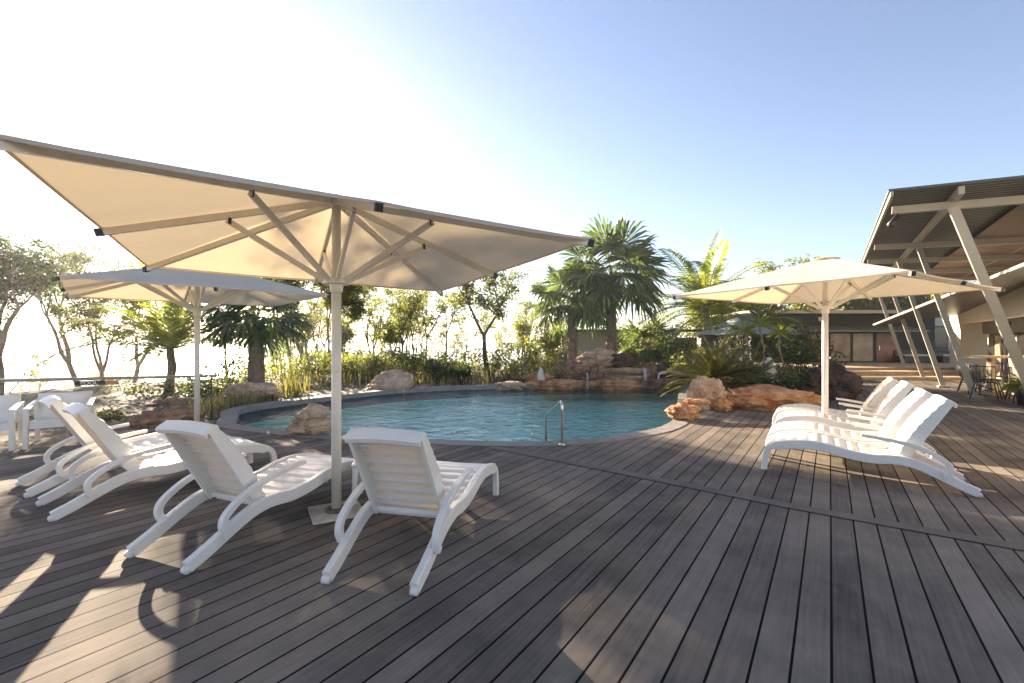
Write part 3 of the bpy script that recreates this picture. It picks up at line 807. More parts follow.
rock('boulder', (-.15,15.15,.0), (1.1,.7,.30), 31, 'rock_pale', 'flat pale slab on the far pool coping below the dark leaning tree', 0, cuts=3)
# the waterfall: every stone of the pile is a rock of its own
WF = [((1.55,15.6,-.02),(2.1,1.0,.5),'rock_orange','flat orange slab at the left foot of the waterfall',0),
      ((1.0,15.9,.25),(.9,.7,.4),'rock_orange','small orange rock on the left slab of the waterfall',.2),
      ((3.5,15.5,-.02),(2.0,1.0,.45),'rock_orange','wide orange ledge at the middle foot of the waterfall',.05),
      ((2.15,16.0,.55),(1.1,.9,.62),'rock_brown','brown overhanging rock at the left side of the waterfall',.2),
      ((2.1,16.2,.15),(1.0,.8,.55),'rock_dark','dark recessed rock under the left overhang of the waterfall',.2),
      ((3.0,16.0,.42),(.75,.7,.75),'rock_brown','upright brown block in the middle of the waterfall pile',.1),
      ((3.9,15.9,.52),(1.6,.9,.26),'rock_pale','upper pale thin ledge of the waterfall',.1),
      ((3.9,15.8,.27),(1.5,.9,.24),'rock_pale','lower pale thin ledge of the waterfall',-.1),
      ((3.0,16.2,1.02),(1.6,1.0,.66),'rock_pale','large rounded pinkish rock on top of the waterfall',.1),
      ((4.0,16.3,.86),(.9,.8,.55),'rock_dark','dark rock at the upper right of the waterfall',.3),
      ((4.9,16.2,.45),(.8,.8,.85),'rock_brown','brown block right of the falling water',.3),
      ((5.75,16.5,.35),(2.2,1.2,.95),'rock_dark','large dark boulder right of the waterfall',-.2),
      ((5.2,15.6,.0),(1.9,.9,.55),'rock_brown','low brown rock at the right foot of the waterfall',.1),
      ((6.9,16.4,.2),(1.6,1.1,.75),'rock_brown','brown boulder at the right end of the waterfall rocks',.1),
      ((.45,17.2,.1),(.9,.8,.3),'rock_pale','low pale stone left of the waterfall slab',.1)]
for i, (l, d, mt, lb, a) in enumerate(WF):
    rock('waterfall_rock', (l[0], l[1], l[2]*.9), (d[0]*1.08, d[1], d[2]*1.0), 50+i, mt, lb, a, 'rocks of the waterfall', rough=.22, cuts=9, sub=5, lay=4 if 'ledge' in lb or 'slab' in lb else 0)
for (x, y, z0, z1, w_, lb) in ((2.58,15.48,.45,-.14,.06,'thin stream of water falling at the left of the rock pile'), (4.55,15.45,.6,-.14,.11,'broader stream of water falling at the right of the rock pile')):
    m = MB(); vs = []; fs = []; rr = random.Random(4)
    for i in range(9):
        t = i/8; yy = y-.12*math.sqrt(t)
        for j in range(5): vs.append((x+(j/4-.5)*w_*(1+.3*t)+rr.uniform(-.008,.008), yy+.03*math.sin(j*2.1+i), z0+(z1-z0)*t*t**.3))
    for i in range(8):
        for j in range(4): fs.append((i*5+j, i*5+j+1, (i+1)*5+j+1, (i+1)*5+j))
    m.add(vs, fs, True); o = m.build('water_stream', M['fall'], label=lb, cat='waterfall', group='streams of the waterfall')
# small statues / posts
m = MB(); m.tube([(0,0,0),(0,0,.12),(0,0,.3),(0,0,.45),(0,0,.52),(0,0,.6)], [.2,.17,.12,.10,.07,.02], 12, wob=.1)
o = m.build('stone_cone', M['stone_fig'], label='pale pointed stone standing on the left slab of the waterfall', cat='stone'); o.location = (1.0,15.6,.15); o.scale = (.8,.8,.75)
m = MB(); m.tube([(0,0,0),(0,0,.5),(0,0,.62),(0,0,.7),(0,0,.82),(0,0,.95)], [.16,.14,.18,.09,.13,.05], 12, wob=.05)
o = m.build('garden_statue', M['stone_fig'], label='pale stone figure standing in the planting right of the cycad', cat='statue'); o.location = (7.2,12.6,.1)
# pebbles
def pebbles():
    m = MB(); rr = random.Random(8); ico = [(0,0,1),(1,0,0),(0,1,0),(-1,0,0),(0,-1,0),(0,0,-1)]; F = [(0,1,2),(0,2,3),(0,3,4),(0,4,1),(5,2,1),(5,3,2),(5,4,3),(5,1,4)]
    c = 0
    while c < 2600:
        x = rr.uniform(-12,9); y = rr.uniform(6,20)
        if inside((x,y), COPO) or inside((x,y), deck_poly): continue
        s = rr.uniform(.015,.07)*(1.5 if rr.random() < .1 else 1); a = rr.uniform(0,6); ca, sa = math.cos(a), math.sin(a); sx, sy, sz = s*rr.uniform(.8,1.4), s, s*.6
        z = height(x,y) if math.hypot(x/16,(y-11)/13) > 1 else -.07
        m.add([(x+(p[0]*ca*sx-p[1]*sa*sy), y+(p[0]*sa*sx+p[1]*ca*sy), z+p[2]*sz) for p in ico], F, True); c += 1
    m.build('pebbles', mat('pebble', (.24,.17,.12), .9, island=.4, col2=(.5,.42,.32)), kind='stuff', label='scattered pebbles and leaf litter on the garden soil', cat='pebbles')
pebbles()

# ------------------------------------------------------------------ vegetation
def leaf(m, p, d, up, L, W, droop=0):
    d = d.normalized(); s = d.cross(up)
    if s.length < 1e-3: s = Vector((1,0,0))
    s.normalize(); a = p; mid = p+d*L*.5+Vector((0,0,-droop*.3)); e = p+d*L+Vector((0,0,-droop))
    m.v += [tuple(a), tuple(mid+s*W*.5), tuple(e), tuple(mid-s*W*.5)]; n = len(m.v)-4
    m.f.append((n, n+1, n+2, n+3)); m.sm.append(False)
def rnd_dir(rr, zmin=-1, zmax=1):
    z = rr.uniform(zmin, zmax); a = rr.uniform(0, 2*math.pi); q = math.sqrt(max(0, 1-z*z)); return Vector((q*math.cos(a), q*math.sin(a), z))
def clump(m, c, r, n, L, rr, flat=.75):
    for _ in range(n):
        d = rnd_dir(rr); q = rr.random()**.45*r; p = c+Vector((d.x*q, d.y*q, d.z*q*flat))
        dd = rnd_dir(rr, -1, .5); leaf(m, p, dd, rnd_dir(rr), L*rr.uniform(.6,1.3), L*rr.uniform(.3,.5))
def gum(name, H, seed, bark, lf, spread=.45, split=.35, r0=.09, lean=(0,0), nclump=70, L=.16, cr=.45, depth=3, label=None, group=None, loc=(0,0,0), twin=False, dens=1, rz=0, cat='tree'):
    rr = random.Random(seed); t = MB(); c = MB(); ends = []
    def branch(p, d, ln, r, lev):
        n = 8; pts = [p]; q = p.copy(); dd = d.copy(); cv = rnd_dir(rr)*.10
        for i in range(n):
            dd = (dd+rnd_dir(rr)*.10+cv*math.sin(i*.9)+Vector((0,0,.05))).normalized(); q = q+dd*ln/n; pts.append(q.copy())
            if lev >= 2 and i >= 3 and rr.random() < .3: ends.append((q.copy(), .6))
            if 0 < lev < depth and i in (3, 5) and rr.random() < .6:
                nd = (dd*.6+rnd_dir(rr,-.2,.7)).normalized(); branch(q, nd, ln*.45, r*.4, max(lev+1, depth-1))
        t.tube(pts, [r*(1-.42*i/n) for i in range(n+1)], 7 if lev < 2 else 4, cap=False, wob=.06, seed=seed+lev)
        if lev >= depth: ends.append((q, 1)); return
        k = rr.choice((2,2,3)) if lev else rr.choice((2,3))
        a0 = rr.uniform(0, 6.28)
        for i in range(k):
            a = a0+i*2*math.pi/k+rr.uniform(-.5,.5); el = rr.uniform(.35,1.0)*spread*1.7
            nd = (dd+Vector((math.cos(a)*el, math.sin(a)*el, rr.uniform(-.05,.3)))).normalized()
            branch(q, nd, ln*rr.uniform(.5,.8), r*rr.uniform(.5,.62), lev+1)
    for k in range(2 if twin else 1):
        d = Vector((lean[0]+(.25*(1 if k else -1) if twin else 0), lean[1], 1)).normalized()
        branch(Vector((.05*k,0,-.1)), d, H*split*(1 if not k else .85), r0*(1 if not k else .8), 0)
    top = max(e[0].z for e in ends); sc = H/top if top > 0 else 1
    for e, w_ in ends:
        nn_ = int(nclump*w_*dens*1.0*rr.uniform(.5,1.4))
        for _ in range(5):
            dd_ = rnd_dir(rr); q_ = cr*w_*rr.uniform(.35,1.35)
            clump(c, e+Vector((dd_.x*q_, dd_.y*q_, dd_.z*q_*.65)), cr*.42*rr.uniform(.7,1.3), nn_//5, L*.85, rr, .7)
    t.v = [(v[0]*sc, v[1]*sc, v[2]*sc) for v in t.v]; c.v = [(v[0]*sc, v[1]*sc, v[2]*sc) for v in c.v]
    r = empty(name, loc, rz); t.build('trunk', M[bark], r); c.build('crown', M[lf], r)
    return tag(r, label, cat, group)

def fan_frond(m, p, d, L, R_, rr, nseg=22, droop=.5, stalks=None):
    """petiole from p along d (length L), then a fan of radius R_"""
    d = d.normalized(); pts = [p]; q = p.copy(); dd = d.copy()
    for i in range(4):
        dd = (dd+Vector((0,0,-.07*droop*(i+1)))).normalized(); q = q+dd*L/4; pts.append(q.copy())
    if stalks is not None: stalks.tube(pts, [.022,.018,.015,.012,.01], 4, cap=False)
    s = dd.cross(Vector((0,0,1)));
    if s.length < .05: s = Vector((1,0,0))
    s.normalize(); u = s.cross(dd).normalized(); tw = rr.uniform(-.5,.5); s2 = s*math.cos(tw)+u*math.sin(tw); u2 = s2.cross(dd).normalized()
    for i in range(nseg):
        a = (i/(nseg-1)-.5)*R(245); dr = (dd*math.cos(a)+s2*math.sin(a)); dr = (dr-u2*.12*abs(math.sin(a))).normalized()
        ln = R_*(1-.22*abs(a)/R(122))*rr.uniform(.93,1.05); wv = s2*math.cos(a)-dd*math.sin(a); wdt = R_*.085
        p1 = q+dr*ln*.55; p2 = q+dr*ln*.82+Vector((0,0,-droop*R_*.10)); p3 = q+dr*ln+Vector((0,0,-droop*R_*rr.uniform(.28,.5)))
        fold = u2*wdt*.35*(1 if i % 2 else -1)
        b = len(m.v); m.v += [tuple(q), tuple(p1+wv*wdt*.5+fold), tuple(p1-wv*wdt*.5-fold), tuple(p2+wv*wdt*.35), tuple(p2-wv*wdt*.35), tuple(p3)]
        m.f += [(b,b+1,b+2),(b+1,b+3,b+4,b+2),(b+3,b+5,b+4)]; m.sm += [False]*3
def fan_palm(name, loc, H, seed, label, R_=.85, nf=30, r0=.16, shag=True, lean=(0,0), group=None, up=-.5):
    rr = random.Random(seed); r = empty(name, loc, rr.uniform(0,6), label=label, cat='palm tree', group=group); r.rotation_euler.z = 0
    t = MB(); n = 14; pts = [Vector((lean[0]*(i/n)**1.5, lean[1]*(i/n)**1.5, -.1+H*i/n)) for i in range(n+1)]
    t.tube(pts, [r0*(1.15-.3*i/n) for i in range(n+1)], 12, wob=.08, seed=seed)
    if shag:
        for i in range(int(H*70)):
            z = rr.uniform(H*.15, H); a = rr.uniform(0,6.28); k = z/H; cx, cy = lean[0]*k**1.5, lean[1]*k**1.5; rad = r0*(1.1-.3*k)
            o = Vector((math.cos(a), math.sin(a), 0)); p = Vector((cx,cy,z))+o*rad*.8; t.bar(p, p+o*rr.uniform(.05,.13)+Vector((0,0,rr.uniform(.04,.16))), rr.uniform(.03,.06), .015)
    t.build('trunk', M['bark_palm'], r)
    c = MB(); st = MB(); top = pts[-1]
    for i in range(nf):
        k = i/nf; el = 1.0-(1.0-up)*k**1.05+rr.uniform(-.1,.1); a = i*2.399+rr.uniform(-.2,.2); q = math.sqrt(max(.02, 1-min(.98, el*el)))
        d = Vector((q*math.cos(a), q*math.sin(a), el)); fan_frond(c, top, d, R_*rr.uniform(.85,1.15), R_*rr.uniform(.85,1.1), rr, droop=.35+k*.75, stalks=st)
    c.build('crown', M['leaf_fan'], r); st.build('leaf_stalks', M['leaf_coco'], r)
    return r
def feather(c, st, p, d, L, rr, arch=.5, wl=.42, n=26, Wl=.03, vee=.25):
    d = d.normalized(); pts = [p]; q = p.copy(); dd = d.copy(); N_ = 12
    for i in range(N_):
        dd = (dd+Vector((0,0,-arch*.16*(.4+i/N_)))).normalized(); q = q+dd*L/N_; pts.append(q.copy())
    st.tube(pts, [.02*(1-.8*i/N_)+.003 for i in range(N_+1)], 4, cap=False)
    for i in range(n):
        t = .10+.9*i/(n-1); k = t*N_; i0 = min(N_-1, int(k)); pp_ = pts[i0].lerp(pts[i0+1], k-i0); tg = (pts[i0+1]-pts[i0]).normalized()
        s = tg.cross(Vector((0,0,1)))
        if s.length < .05: s = Vector((1,0,0))
        s.normalize(); u = s.cross(tg); ll = wl*math.sin(math.pi*min(1, .12+.85*t))**.7*rr.uniform(.85,1.1)
        for sg in (-1,1):
            dl = (s*sg+tg*.75+u*vee+rnd_dir(rr)*.07).normalized(); a = pp_; m1 = a+dl*ll*.55; e = a+dl*ll+Vector((0,0,-ll*.22)); wv = dl.cross(u).normalized()*Wl*.5
            b = len(c.v); c.v += [tuple(a), tuple(m1+wv), tuple(e), tuple(m1-wv)]; c.f.append((b,b+1,b+2,b+3)); c.sm.append(False)
def feather_palm(name, loc, H, seed, label, L=1.9, nf=14, r0=.1, lf='leaf_coco', up=0.0, arch=.5, wl=.42, n=30, cat='palm tree', emin=None, group=None, Wl=.035, vee=.25):
    rr = random.Random(seed); r = empty(name, loc, 0, label=label, cat=cat, group=group)
    t = MB(); k = 10; pts = [Vector((.05*math.sin(i), .03*i/k, -.1+(H+.1)*i/k)) for i in range(k+1)]
    t.tube(pts, [r0*(1.2-.4*i/k) for i in range(k+1)], 10, wob=.1, seed=seed); t.build('trunk', M['bark_palm'], r)
    c = MB(); st = MB()
    for i in range(nf):
        k_ = i/nf; el = .97-(.97-up)*k_+rr.uniform(-.06,.06); a = i*2.399+rr.uniform(-.25,.25); q = math.sqrt(max(.02, 1-min(.98, el*abs(el)*(1 if el>0 else 1))))
        feather(c, st, pts[-1], Vector((q*math.cos(a), q*math.sin(a), el)), L*rr.uniform(.85,1.1), rr, arch, wl, n, Wl, vee)
    c.build('crown', M[lf], r); st.build('leaf_stalks', M['leaf_coco'] if lf != 'leaf_cycad' else M['leaf_cycad'], r)
    return r
def shrub(name, loc, r_, h, seed, lf, label, group=None, n=500, L=.12, cat='shrub', stems=6):
    rr = random.Random(seed); r = empty(name, loc, 0, label=label, cat=cat, group=group); c = MB(); t = MB()
    for i in range(stems*2):
        a = rr.uniform(0,6.28); q = rr.uniform(.2,.85)*r_; e = Vector((q*math.cos(a), q*math.sin(a), h*rr.uniform(.45,.95))); t.tube([Vector((0,0,-.1)), e*.5+Vector((0,0,.1*h)), e], [.02,.012,.006], 4, cap=False)
        clump(c, e, r_*.42, n//(stems*2), L, rr, .8)
    t.build('stems', M['bark_dark'], r); c.build('leaves', M[lf], r); return r
def at(px, Y, z=None):
    x = (px-512)/450*Y; return (x, Y, gz(x, Y) if z is None else z)
def ht(py, Y): return 1.5+(342-py)/450*Y
# --- near and named trees
def T(fn, px, Y, ytop, *a, **k):
    l = at(px, Y); return fn(loc=l, H=ht(ytop, Y)-l[2], *a, **k)
T(gum, -6, 13, 246, name='gum_tree', seed=101, bark='bark_pale', lf='leaf_dark', nclump=120, cr=.62, L=.13, spread=.38, split=.42, r0=.12, label='dark leafy gum tree at the left edge of the view')
T(gum, 88, 20, 244, name='gum_tree', seed=104, bark='bark_pale', lf='leaf_gum', nclump=130, cr=.6, L=.16, spread=.36, split=.45, r0=.17, twin=True, label='forked pale-barked gum tree above the pool sign')
T(gum, 128, 24, 262, name='gum_tree', seed=108, bark='bark_pale', lf='leaf_gum', nclump=80, cr=.6, L=.17, spread=.4, r0=.14, label='smaller pale gum tree between the forked gum and the feather palm')
T(feather_palm, 170, 14, 350, name='feather_palm', seed=3, label='green feather palm under the far left parasol', L=2.7, nf=24, up=.2, r0=.13, lf='leaf_coco', n=62, wl=.8, Wl=.045, arch=.55)
T(fan_palm, 256, 14, 318, name='fan_palm', seed=5, label='fan palm with a thick shaggy trunk right of the left parasol pole', R_=.92, nf=34, r0=.22, up=-.15)
T(gum, 404, 22, 292, name='gum_tree', seed=121, bark='bark_dark', lf='leaf_gum', nclump=60, cr=.45, L=.16, spread=.34, split=.5, r0=.09, label='slender straight gum tree just right of the nearest parasol pole')
T(gum, 487, 18, 262, name='gum_tree', seed=133, bark='bark_dark', lf='leaf_gum', nclump=75, cr=.5, L=.17, spread=.5, split=.42, r0=.13, lean=(.12,0), label='dark-trunked spreading gum tree rising between the nearest parasol and the palms')
T(gum, 345, 26, 318, name='gum_tree', seed=138, bark='bark_dark', lf='leaf_yel', nclump=70, cr=.5, L=.17, spread=.36, split=.45, r0=.09, label='small yellow-green gum tree behind the pale wedge boulder')
T(gum, 388, 24, 318, name='gum_tree', seed=141, bark='bark_dark', lf='leaf_yel', nclump=70, cr=.5, L=.17, spread=.36, split=.45, r0=.08, label='small yellow-green gum tree left of the slender straight gum')
T(gum, 527, 24, 322, name='gum_tree', seed=147, bark='bark_dark', lf='leaf_yel', nclump=70, cr=.55, L=.17, spread=.36, split=.45, r0=.08, label='small bright gum tree left of the waterfall palms')
T(gum, 556, 20, 330, name='gum_tree', seed=151, bark='bark_dark', lf='leaf_yel', nclump=90, cr=.55, L=.15, spread=.36, split=.4, r0=.07, label='bright yellow-green tree below the left waterfall palm')
T(fan_palm, 572, 17.6, 300, name='fan_palm', seed=15, label='lower fan palm at the left behind the waterfall', up=-.25, R_=1.1, nf=28, r0=.17)
T(fan_palm, 611, 17.2, 276, name='fan_palm', seed=19, label='tallest fan palm standing above the waterfall rocks', up=-.35, R_=1.3, nf=36, r0=.2, lean=(.0,0))
T(feather_palm, 706, 17, 308, name='feather_palm', seed=23, label='bright green feather palm with upright fronds right of the tallest fan palm', L=2.8, nf=30, up=.0, r0=.15, n=50, wl=.72, Wl=.05, arch=.55)
T(fan_palm, 648, 18.5, 345, name='fan_palm', seed=27, label='short dark fan palm right of the tall one, before the villa side wall', R_=.85, nf=24, r0=.13)
feather_palm('cycad', (5.15,11.3,.0), .45, 31, 'spiky cycad behind the long orange boulder', L=1.28, nf=90, r0=.2, lf='leaf_cycad', up=-.05, arch=.4, wl=.2, n=42, cat='cycad', Wl=.026, vee=.45)
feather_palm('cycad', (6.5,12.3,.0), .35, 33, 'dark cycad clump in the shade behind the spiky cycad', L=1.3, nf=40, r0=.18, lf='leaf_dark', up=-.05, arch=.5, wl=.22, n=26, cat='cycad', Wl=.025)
# slim dracaena-like stems
def tuft(loc, H, seed, label, group):
    rr = random.Random(seed); r = empty('cordyline', loc, 0, label=label, cat='plant', group=group); t = MB(); c = MB()
    pts = [Vector((.08*math.sin(i*1.3+seed), 0, H*i/6-.05)) for i in range(7)]; t.tube(pts, .03, 6, cap=False); t.build('stem', M['bark_pale'], r)
    for i in range(70):
        d = rnd_dir(rr, -.25, 1); leaf(c, pts[-1]+rnd_dir(rr)*.03, d, rnd_dir(rr), rr.uniform(.35,.6), .04, .12)
    c.build('leaf_tuft', M['leaf_coco'], r)
for i, (px, Y, py, lb) in enumerate(((746,13.5,328,'leftmost of the tufted slim-stemmed plants above the cycad'),(762,13.8,322,'middle tufted slim-stemmed plant above the cycad'),(781,14,331,'rightmost of the tufted slim-stemmed plants above the cycad'))):
    l = at(px, Y, -.05); tuft(l, ht(py, Y), 40+i, lb, 'tufted plants above the cycad')
# right-hand planting masses
for i, (px, Y, py, r_, lf, lb) in enumerate((
    (640,19,318,1.2,'leaf_yel','tall bright yellow-green shrub right of the tallest fan palm'),
    (668,21,308,1.6,'leaf_yel','large sunlit bush between the fan palm and the feather palm'),
    (690,15.5,345,.9,'leaf_gum','mid-green bush at the pool end under the feather palm'),
    (722,16,336,1.3,'leaf_gum','dense green bush behind the spiky cycad'),
    (752,17.5,320,1.6,'leaf_dark','dark bush behind the tufted plants'),
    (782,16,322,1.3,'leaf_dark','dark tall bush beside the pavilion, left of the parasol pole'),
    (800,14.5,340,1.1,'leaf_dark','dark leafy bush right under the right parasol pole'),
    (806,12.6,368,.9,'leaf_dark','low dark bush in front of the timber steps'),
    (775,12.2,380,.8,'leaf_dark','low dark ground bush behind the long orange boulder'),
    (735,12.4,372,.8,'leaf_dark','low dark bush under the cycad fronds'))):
    x, _, z = at(px, Y, -.07); shrub('garden_bush', (x, Y, z), r_, ht(py, Y), 200+i, lf, lb, n=1100 if r_ > 1 else 700, L=.14, group='bushes right of the pool')
feather_palm('feather_palm', (9.3,16.5,0), 2.2, 61, 'dark arching palm behind the right parasol pole', L=2.0, nf=16, r0=.1, lf='leaf_dark', up=-.1, arch=.9)
feather_palm('feather_palm', (7.9,17.8,0), 2.4, 62, 'dark arching palm left of the pavilion roof', L=2.2, nf=16, r0=.1, lf='leaf_dark', up=-.1, arch=.9)
T(gum, 792, 30, 262, name='gum_tree', seed=171, bark='bark_dark', lf='leaf_yel', nclump=70, cr=.6, L=.22, spread=.42, r0=.12, label='sunlit tree top showing above the right parasol')
for i, (px, Y, py, lf) in enumerate(((846,34,286,'leaf_gum'),(872,36,290,'leaf_gum'),(900,36,282,'leaf_gum'),(934,38,286,'leaf_yel'),(960,38,296,'leaf_gum'),(826,36,292,'leaf_gum'),(725,30,300,'leaf_gum'),(755,32,296,'leaf_gum'))):
    T(gum, px, Y, py, name='gum_tree', seed=180+i, bark='bark_dark', lf=lf, nclump=130, cr=.85, L=.28, spread=.55, split=.3, r0=.16, group='trees behind the right-hand buildings',
      label=['tree behind the pavilion roof near the parasol hub','second tree behind the pavilion roof from the parasol','tree seen above the pavilion roof between slanted posts','bright tree between the slanted posts by the awning tip','tree at the right behind the awning and slanted posts','tree left of the parasol hub behind the pavilion','tree behind the feather palm on the right','tree rising left of the right parasol behind the bushes'][i])
# trees whose crowns stand hidden behind the big canopy and shade the deck
for i, (px, Y, py, sd_, lb) in enumerate(((231,21,222,1,'tall gum tree left of the shaggy fan palm, behind both parasols'),(276,22.5,222,2,'tall gum tree directly behind the shaggy fan palm'),
    (310,21,216,4,'tall gum tree just right of the shaggy fan palm'),(292,22,214,5,'tall gum tree above the bright bushes right of the shaggy fan palm'),(310,21,226,6,'tall gum tree left of the nearest parasol pole'),
    (328,22,240,9,'tall gum tree hidden close behind the nearest parasol pole'),(342,23,262,12,'tall gum tree showing just right of the nearest parasol pole'))):
    T(gum, px, Y, py, name='gum_tree', seed=300+sd_, bark='bark_pale', lf='leaf_gum', nclump=185, cr=.8, L=.19, spread=.40, split=.55, r0=.11, group='tall gum trees behind the nearest canopy', label=lb)
# distant savanna trees
protos = [gum('savanna_tree', 5.5, 400+i, 'bark_dark', ('leaf_gum','leaf_yel','leaf_gum')[i], nclump=45, cr=.5, L=.2, spread=.34, split=.5, r0=.07, depth=2, dens=1.3) for i in range(3)]
rr = random.Random(77); first = {0: 1, 1: 1, 2: 1}
for i in range(92):
    Y = rr.uniform(26, 75); px = rr.uniform(-20, 600) if i % 3 else rr.uniform(280, 560); k = i % 3
    if i >= 74: Y = rr.uniform(23, 38); px = rr.uniform(270, 560)
    o = protos[k] if first[k] else copy_tree(protos[k]); first[k] = 0
    x, _, z = at(px, Y); o.location = (x, Y, z-.1); o.rotation_euler.z = rr.uniform(0,6.28); s = rr.uniform(.7,1.3); 
    maxh = 1.5+(342-282)/450*Y-z
    s = min(s, maxh/5.5); o.scale = (s,s,s)
    tag(o, ('thin grey-green savanna tree in the woodland beyond the pool','slim yellow-green savanna tree in the woodland beyond the pool','sparse dark-stemmed savanna tree in the woodland beyond the pool')[k], 'tree', 'savanna trees beyond the pool')
# understorey shrubs beyond the pool
sp = [shrub('savanna_bush', (0,0,0), .8, 1.15, 500+i, ('leaf_yel','leaf_gum','leaf_yel','leaf_dark')[i], None, n=420, L=.13) for i in range(4)]
first = {i: 1 for i in range(4)}
for i in range(210):
    Y = rr.uniform(15.8, 50) if i < 160 else rr.uniform(13, 20); px = rr.uniform(60, 575) if i < 190 else rr.uniform(-40, 260); k = i % 4
    x = (px-512)/450*Y
    if Y < 17 and -6 < x: continue
    if inside((x,Y), COPO) or inside((x,Y), deck_poly): continue
    if k == 3 and rr.random() < .5: k = 0
    o = sp[k] if first[k] else copy_tree(sp[k]); first[k] = 0
    z = gz(x, Y); o.location = (x, Y, z-.05); o.rotation_euler.z = rr.uniform(0,6.28); s = rr.uniform(.6,1.35)*(1 if Y < 22 else 1.25); o.scale = (s, s, s*rr.uniform(.8,1.2))
    tag(o, ('bright yellow-green bush in the scrub beyond the pool','grey-green bush in the scrub beyond the pool','open yellowish bush in the scrub beyond the pool','dark green bush in the scrub beyond the pool')[k], 'shrub', 'scrub bushes beyond the pool')
T(shrub, 505, 17.3, 372, r_=.7, h=1, seed=1, lf='leaf_dark', name='garden_bush', label='x') if False else None
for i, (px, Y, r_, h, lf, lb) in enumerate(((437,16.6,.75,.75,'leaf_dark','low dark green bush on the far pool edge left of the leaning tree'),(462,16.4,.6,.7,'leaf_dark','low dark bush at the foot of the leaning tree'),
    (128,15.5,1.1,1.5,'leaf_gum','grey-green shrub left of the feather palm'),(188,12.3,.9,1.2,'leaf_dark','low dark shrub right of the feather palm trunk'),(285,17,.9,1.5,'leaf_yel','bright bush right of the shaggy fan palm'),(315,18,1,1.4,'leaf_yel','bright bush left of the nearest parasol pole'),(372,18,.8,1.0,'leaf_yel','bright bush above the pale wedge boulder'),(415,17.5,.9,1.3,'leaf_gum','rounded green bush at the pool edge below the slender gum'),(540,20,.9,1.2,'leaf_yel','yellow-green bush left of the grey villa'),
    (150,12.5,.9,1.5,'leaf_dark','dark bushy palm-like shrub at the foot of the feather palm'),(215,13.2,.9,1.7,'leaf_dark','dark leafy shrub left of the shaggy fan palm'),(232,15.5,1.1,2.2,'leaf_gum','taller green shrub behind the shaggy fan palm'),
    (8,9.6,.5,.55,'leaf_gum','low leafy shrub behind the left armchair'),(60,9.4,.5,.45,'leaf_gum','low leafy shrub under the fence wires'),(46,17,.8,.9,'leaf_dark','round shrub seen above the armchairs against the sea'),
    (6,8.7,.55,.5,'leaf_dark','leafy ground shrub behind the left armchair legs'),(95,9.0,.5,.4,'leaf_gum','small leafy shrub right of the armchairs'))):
    x, _, z = at(px, Y); shrub('garden_bush', (x, Y, z), r_, h, 600+i, lf, lb, n=900, L=.11)
# grasses
def grass():
    m = MB(); rr = random.Random(9); c = 0
    while c < 3200:
        Y = 12.5+rr.random()**1.5*45; px = rr.uniform(20, 600); x = (px-512)/450*Y
        if Y < 16.3 and x > -6.3: continue
        if noise.noise(Vector((x*.3, Y*.3, 5))) < -.12: continue
        if c > 2500:
            Y = rr.uniform(9.3, 15); px = rr.uniform(95, 265); x = (px-512)/450*Y
            if x > -5.9 and Y < 14: continue
        if inside((x,Y), COPO) or inside((x,Y), deck_poly): continue
        z = gz(x, Y) if math.hypot(x/16,(Y-11)/13) > 1.15 else min(-.05, gz(x, Y))
        for _ in range(9):
            h = rr.uniform(.3,.85)*(.6 if c > 2500 else 1); a = rr.uniform(0,6.28); o = Vector((rr.gauss(0,.16), rr.gauss(0,.16), 0)); b = Vector((x,Y,z-.05))+o
            q = Vector((math.cos(a), math.sin(a), 0)); wv = Vector((-q.y, q.x, 0))*.012*(1+Y/22)
            n = len(m.v); m.v += [tuple(b-wv), tuple(b+wv), tuple(b+q*h*.35+Vector((0,0,h)))]; m.f.append((n,n+1,n+2)); m.sm.append(False)
        c += 1
    m.build('dry_grass', M['grass'], kind='stuff', label='dry yellow grass growing between the trees beyond the pool', cat='grass')
grass()

# ------------------------------------------------------------------ far things right of the pool
m = MB(); r = empty('shade_umbrella', (8.75,17,-.22), label='blue-grey umbrella top showing among the bushes left of the right parasol', cat='parasol')
vs = [(0,0,2.75)]+[(1.9*math.cos(a), 1.9*math.sin(a), 1.98) for a in [math.pi*2*i/8 for i in range(8)]]
m.add(vs, [(0,1+i,1+(i+1)%8) for i in range(8)]); o = m.build('canopy', M['sail'], r); md = o.modifiers.new('t','SOLIDIFY'); md.thickness = .01
m = MB(); m.tube([(0,0,0),(0,0,2.7)], .03, 8); m.build('pole', M['paint'], r)
fl = copy_tree(lp); fl.location = (7.0,15.9,.1); fl.rotation_euler.z = R(170); tag(fl, 'distant white lounger on the far bank left of the cycad', 'sun lounger', 'white plastic sun loungers on the deck')
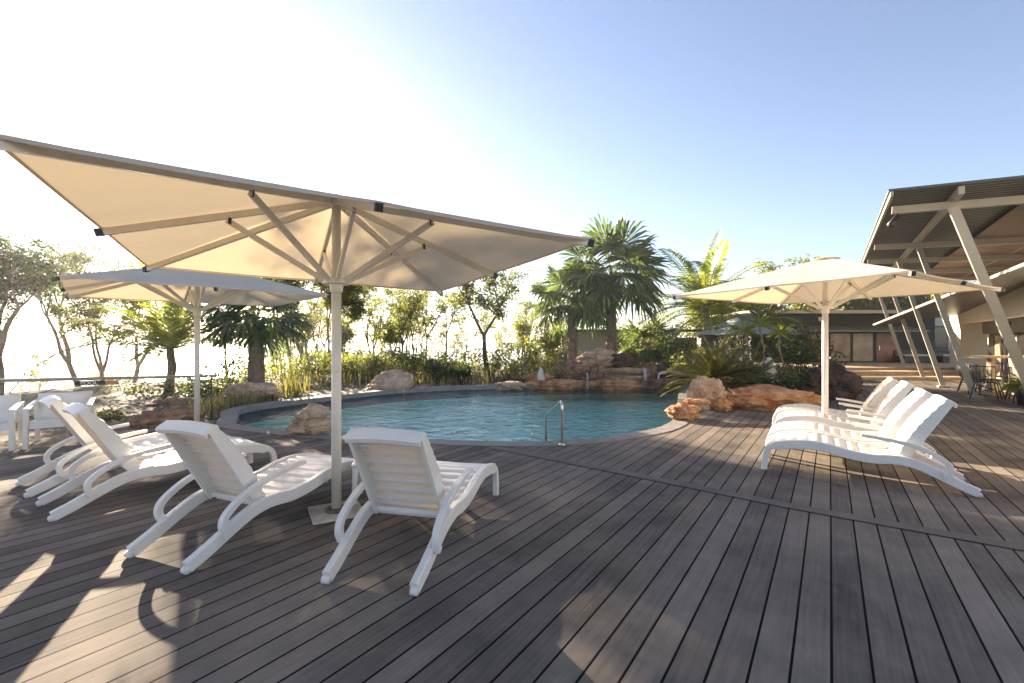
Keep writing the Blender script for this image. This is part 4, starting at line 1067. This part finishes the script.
# bar table and black wire chairs by the building
def bar_table(loc, rz):
    r = empty('bar_table', loc, rz, label='tall timber bar table with a central post before the glass doors', cat='table')
    m = MB(); m.box((0,0,1.07), (1.9,.6,.06)); m.build('table_top', M['timber'], r)
    for x in (-.35,.45):
        m = MB(); m.box((x,0,.54), (.12,.12,1.0)); m.build('leg', M['timber'], r)
        m = MB(); m.box((x,0,.06), (.5,.5,.08)); m.build('foot', M['timber'], r)
bar_table(PD(3.95,18.2), RZU-.9)
def wire_chair(loc, rz, label, first=[None]):
    if first[0] is None:
        r = empty('wire_chair'); first[0] = r
        m = MB()
        m.box((0,0,.46), (.42,.42,.03)); m.build('seat', M['black'], r)
        m = MB()
        for i in range(7): x = -.2+.4*i/6; m.tube([(x,.21,.46),(x*1.05,.27,.86)], .008, 5)
        m.tube([(-.21,.27,.86),(.21,.27,.86)], .014, 6); m.build('backrest', M['black'], r)
        for sx in (-1,1):
            for sy in (-1,1):
                m = MB(); m.tube([(sx*.26,sy*.26,0),(sx*.17,sy*.17,.45)], .013, 6); m.build('leg', M['black'], r)
        m = MB(); m.tube([(-.22,-.22,.14),(.22,.22,.32)], .009, 5); m.tube([(.22,-.22,.14),(-.22,.22,.32)], .009, 5); m.build('brace', M['black'], r)
    else: r = copy_tree(first[0])
    r.location = loc; r.rotation_euler.z = rz; tag(r, label, 'chair', 'black wire chairs by the building')
for (D, s, a, lb) in ((3.45,18.6,.3,'black wire chair at the left end of the tall bar table'),(3.5,17.6,1.2,'black wire chair at the near side of the tall bar table'),(4.05,19.4,2.5,'black wire chair behind the left of the tall bar table'),(4.1,17.3,4,'black wire chair behind the right of the tall bar table'),(3.6,19.3,0.3,'black wire chair farthest left by the bar table'),(3.3,16.6,2.2,'black wire chair in front of the right bar table leg'),(3.9,16.3,1.0,'black wire chair between the bar table and the potted fern'),(3.9,15.0,.9,'black wire chair beside the potted fern at the right edge')):
    wire_chair(PD(D, s), a, lb)
r = empty('potted_fern', PD(3.75,15.55), label='green fern in a pot at the right edge by the slanted post', cat='pot plant')
m = MB(); m.tube([(0,0,0),(0,0,.45)], [.13,.2], 14); m.build('pot', M['frame'], r)
rr = random.Random(3); c = MB(); st = MB()
for i in range(26): feather(c, st, Vector((0,0,.45)), rnd_dir(rr, .1, .95), rr.uniform(.4,.6), rr, .9, .11, 14, .03)
c.build('fronds', M['leaf_coco'], r); st.build('leaf_stalks', M['leaf_coco'], r)
# low dark outdoor sofas seen between the posts
for i, (x, Y, lb) in enumerate(((24.0,24.6,'low dark outdoor sofa in front of the beige building, right one'),(21.9,24.6,'low dark outdoor sofa between the slanted posts, left one'))):
    r = empty('outdoor_sofa', (x, Y, .35), 0, label=lb, cat='sofa', group='dark sofas by the pavilion')
    m = MB(); m.box((0,0,.18), (1.6,.75,.34)); bevel(m.build('seat', M['frame'], r), .03); m = MB(); m.box((0,.32,.5), (1.6,.16,.4)); bevel(m.build('backrest', M['frame'], r), .03)
    m = MB(); m.box((0,-.03,.4), (1.45,.6,.1)); bevel(m.build('cushion', M['wallgrey'], r), .03)

# ------------------------------------------------------------------ sea air: one even box of haze round everything
HAZE = 0.0009
if HAZE:
    m = MB(); m.box((0, 1400, -.5), (4600, 3400, 20))
    hm_ = bpy.data.materials.new('haze'); hm_.use_nodes = True; t_ = hm_.node_tree
    t_.nodes.remove(t_.nodes['Principled BSDF']); pv = t_.nodes.new('ShaderNodeVolumePrincipled')
    pv.inputs['Color'].default_value = (.95,.96,1,1); pv.inputs['Density'].default_value = HAZE; pv.inputs['Anisotropy'].default_value = .55
    t_.links.new(pv.outputs[0], t_.nodes['Material Output'].inputs['Volume'])
    m.build('haze', hm_, kind='stuff', label='pale sea haze softening the far trees', cat='haze')
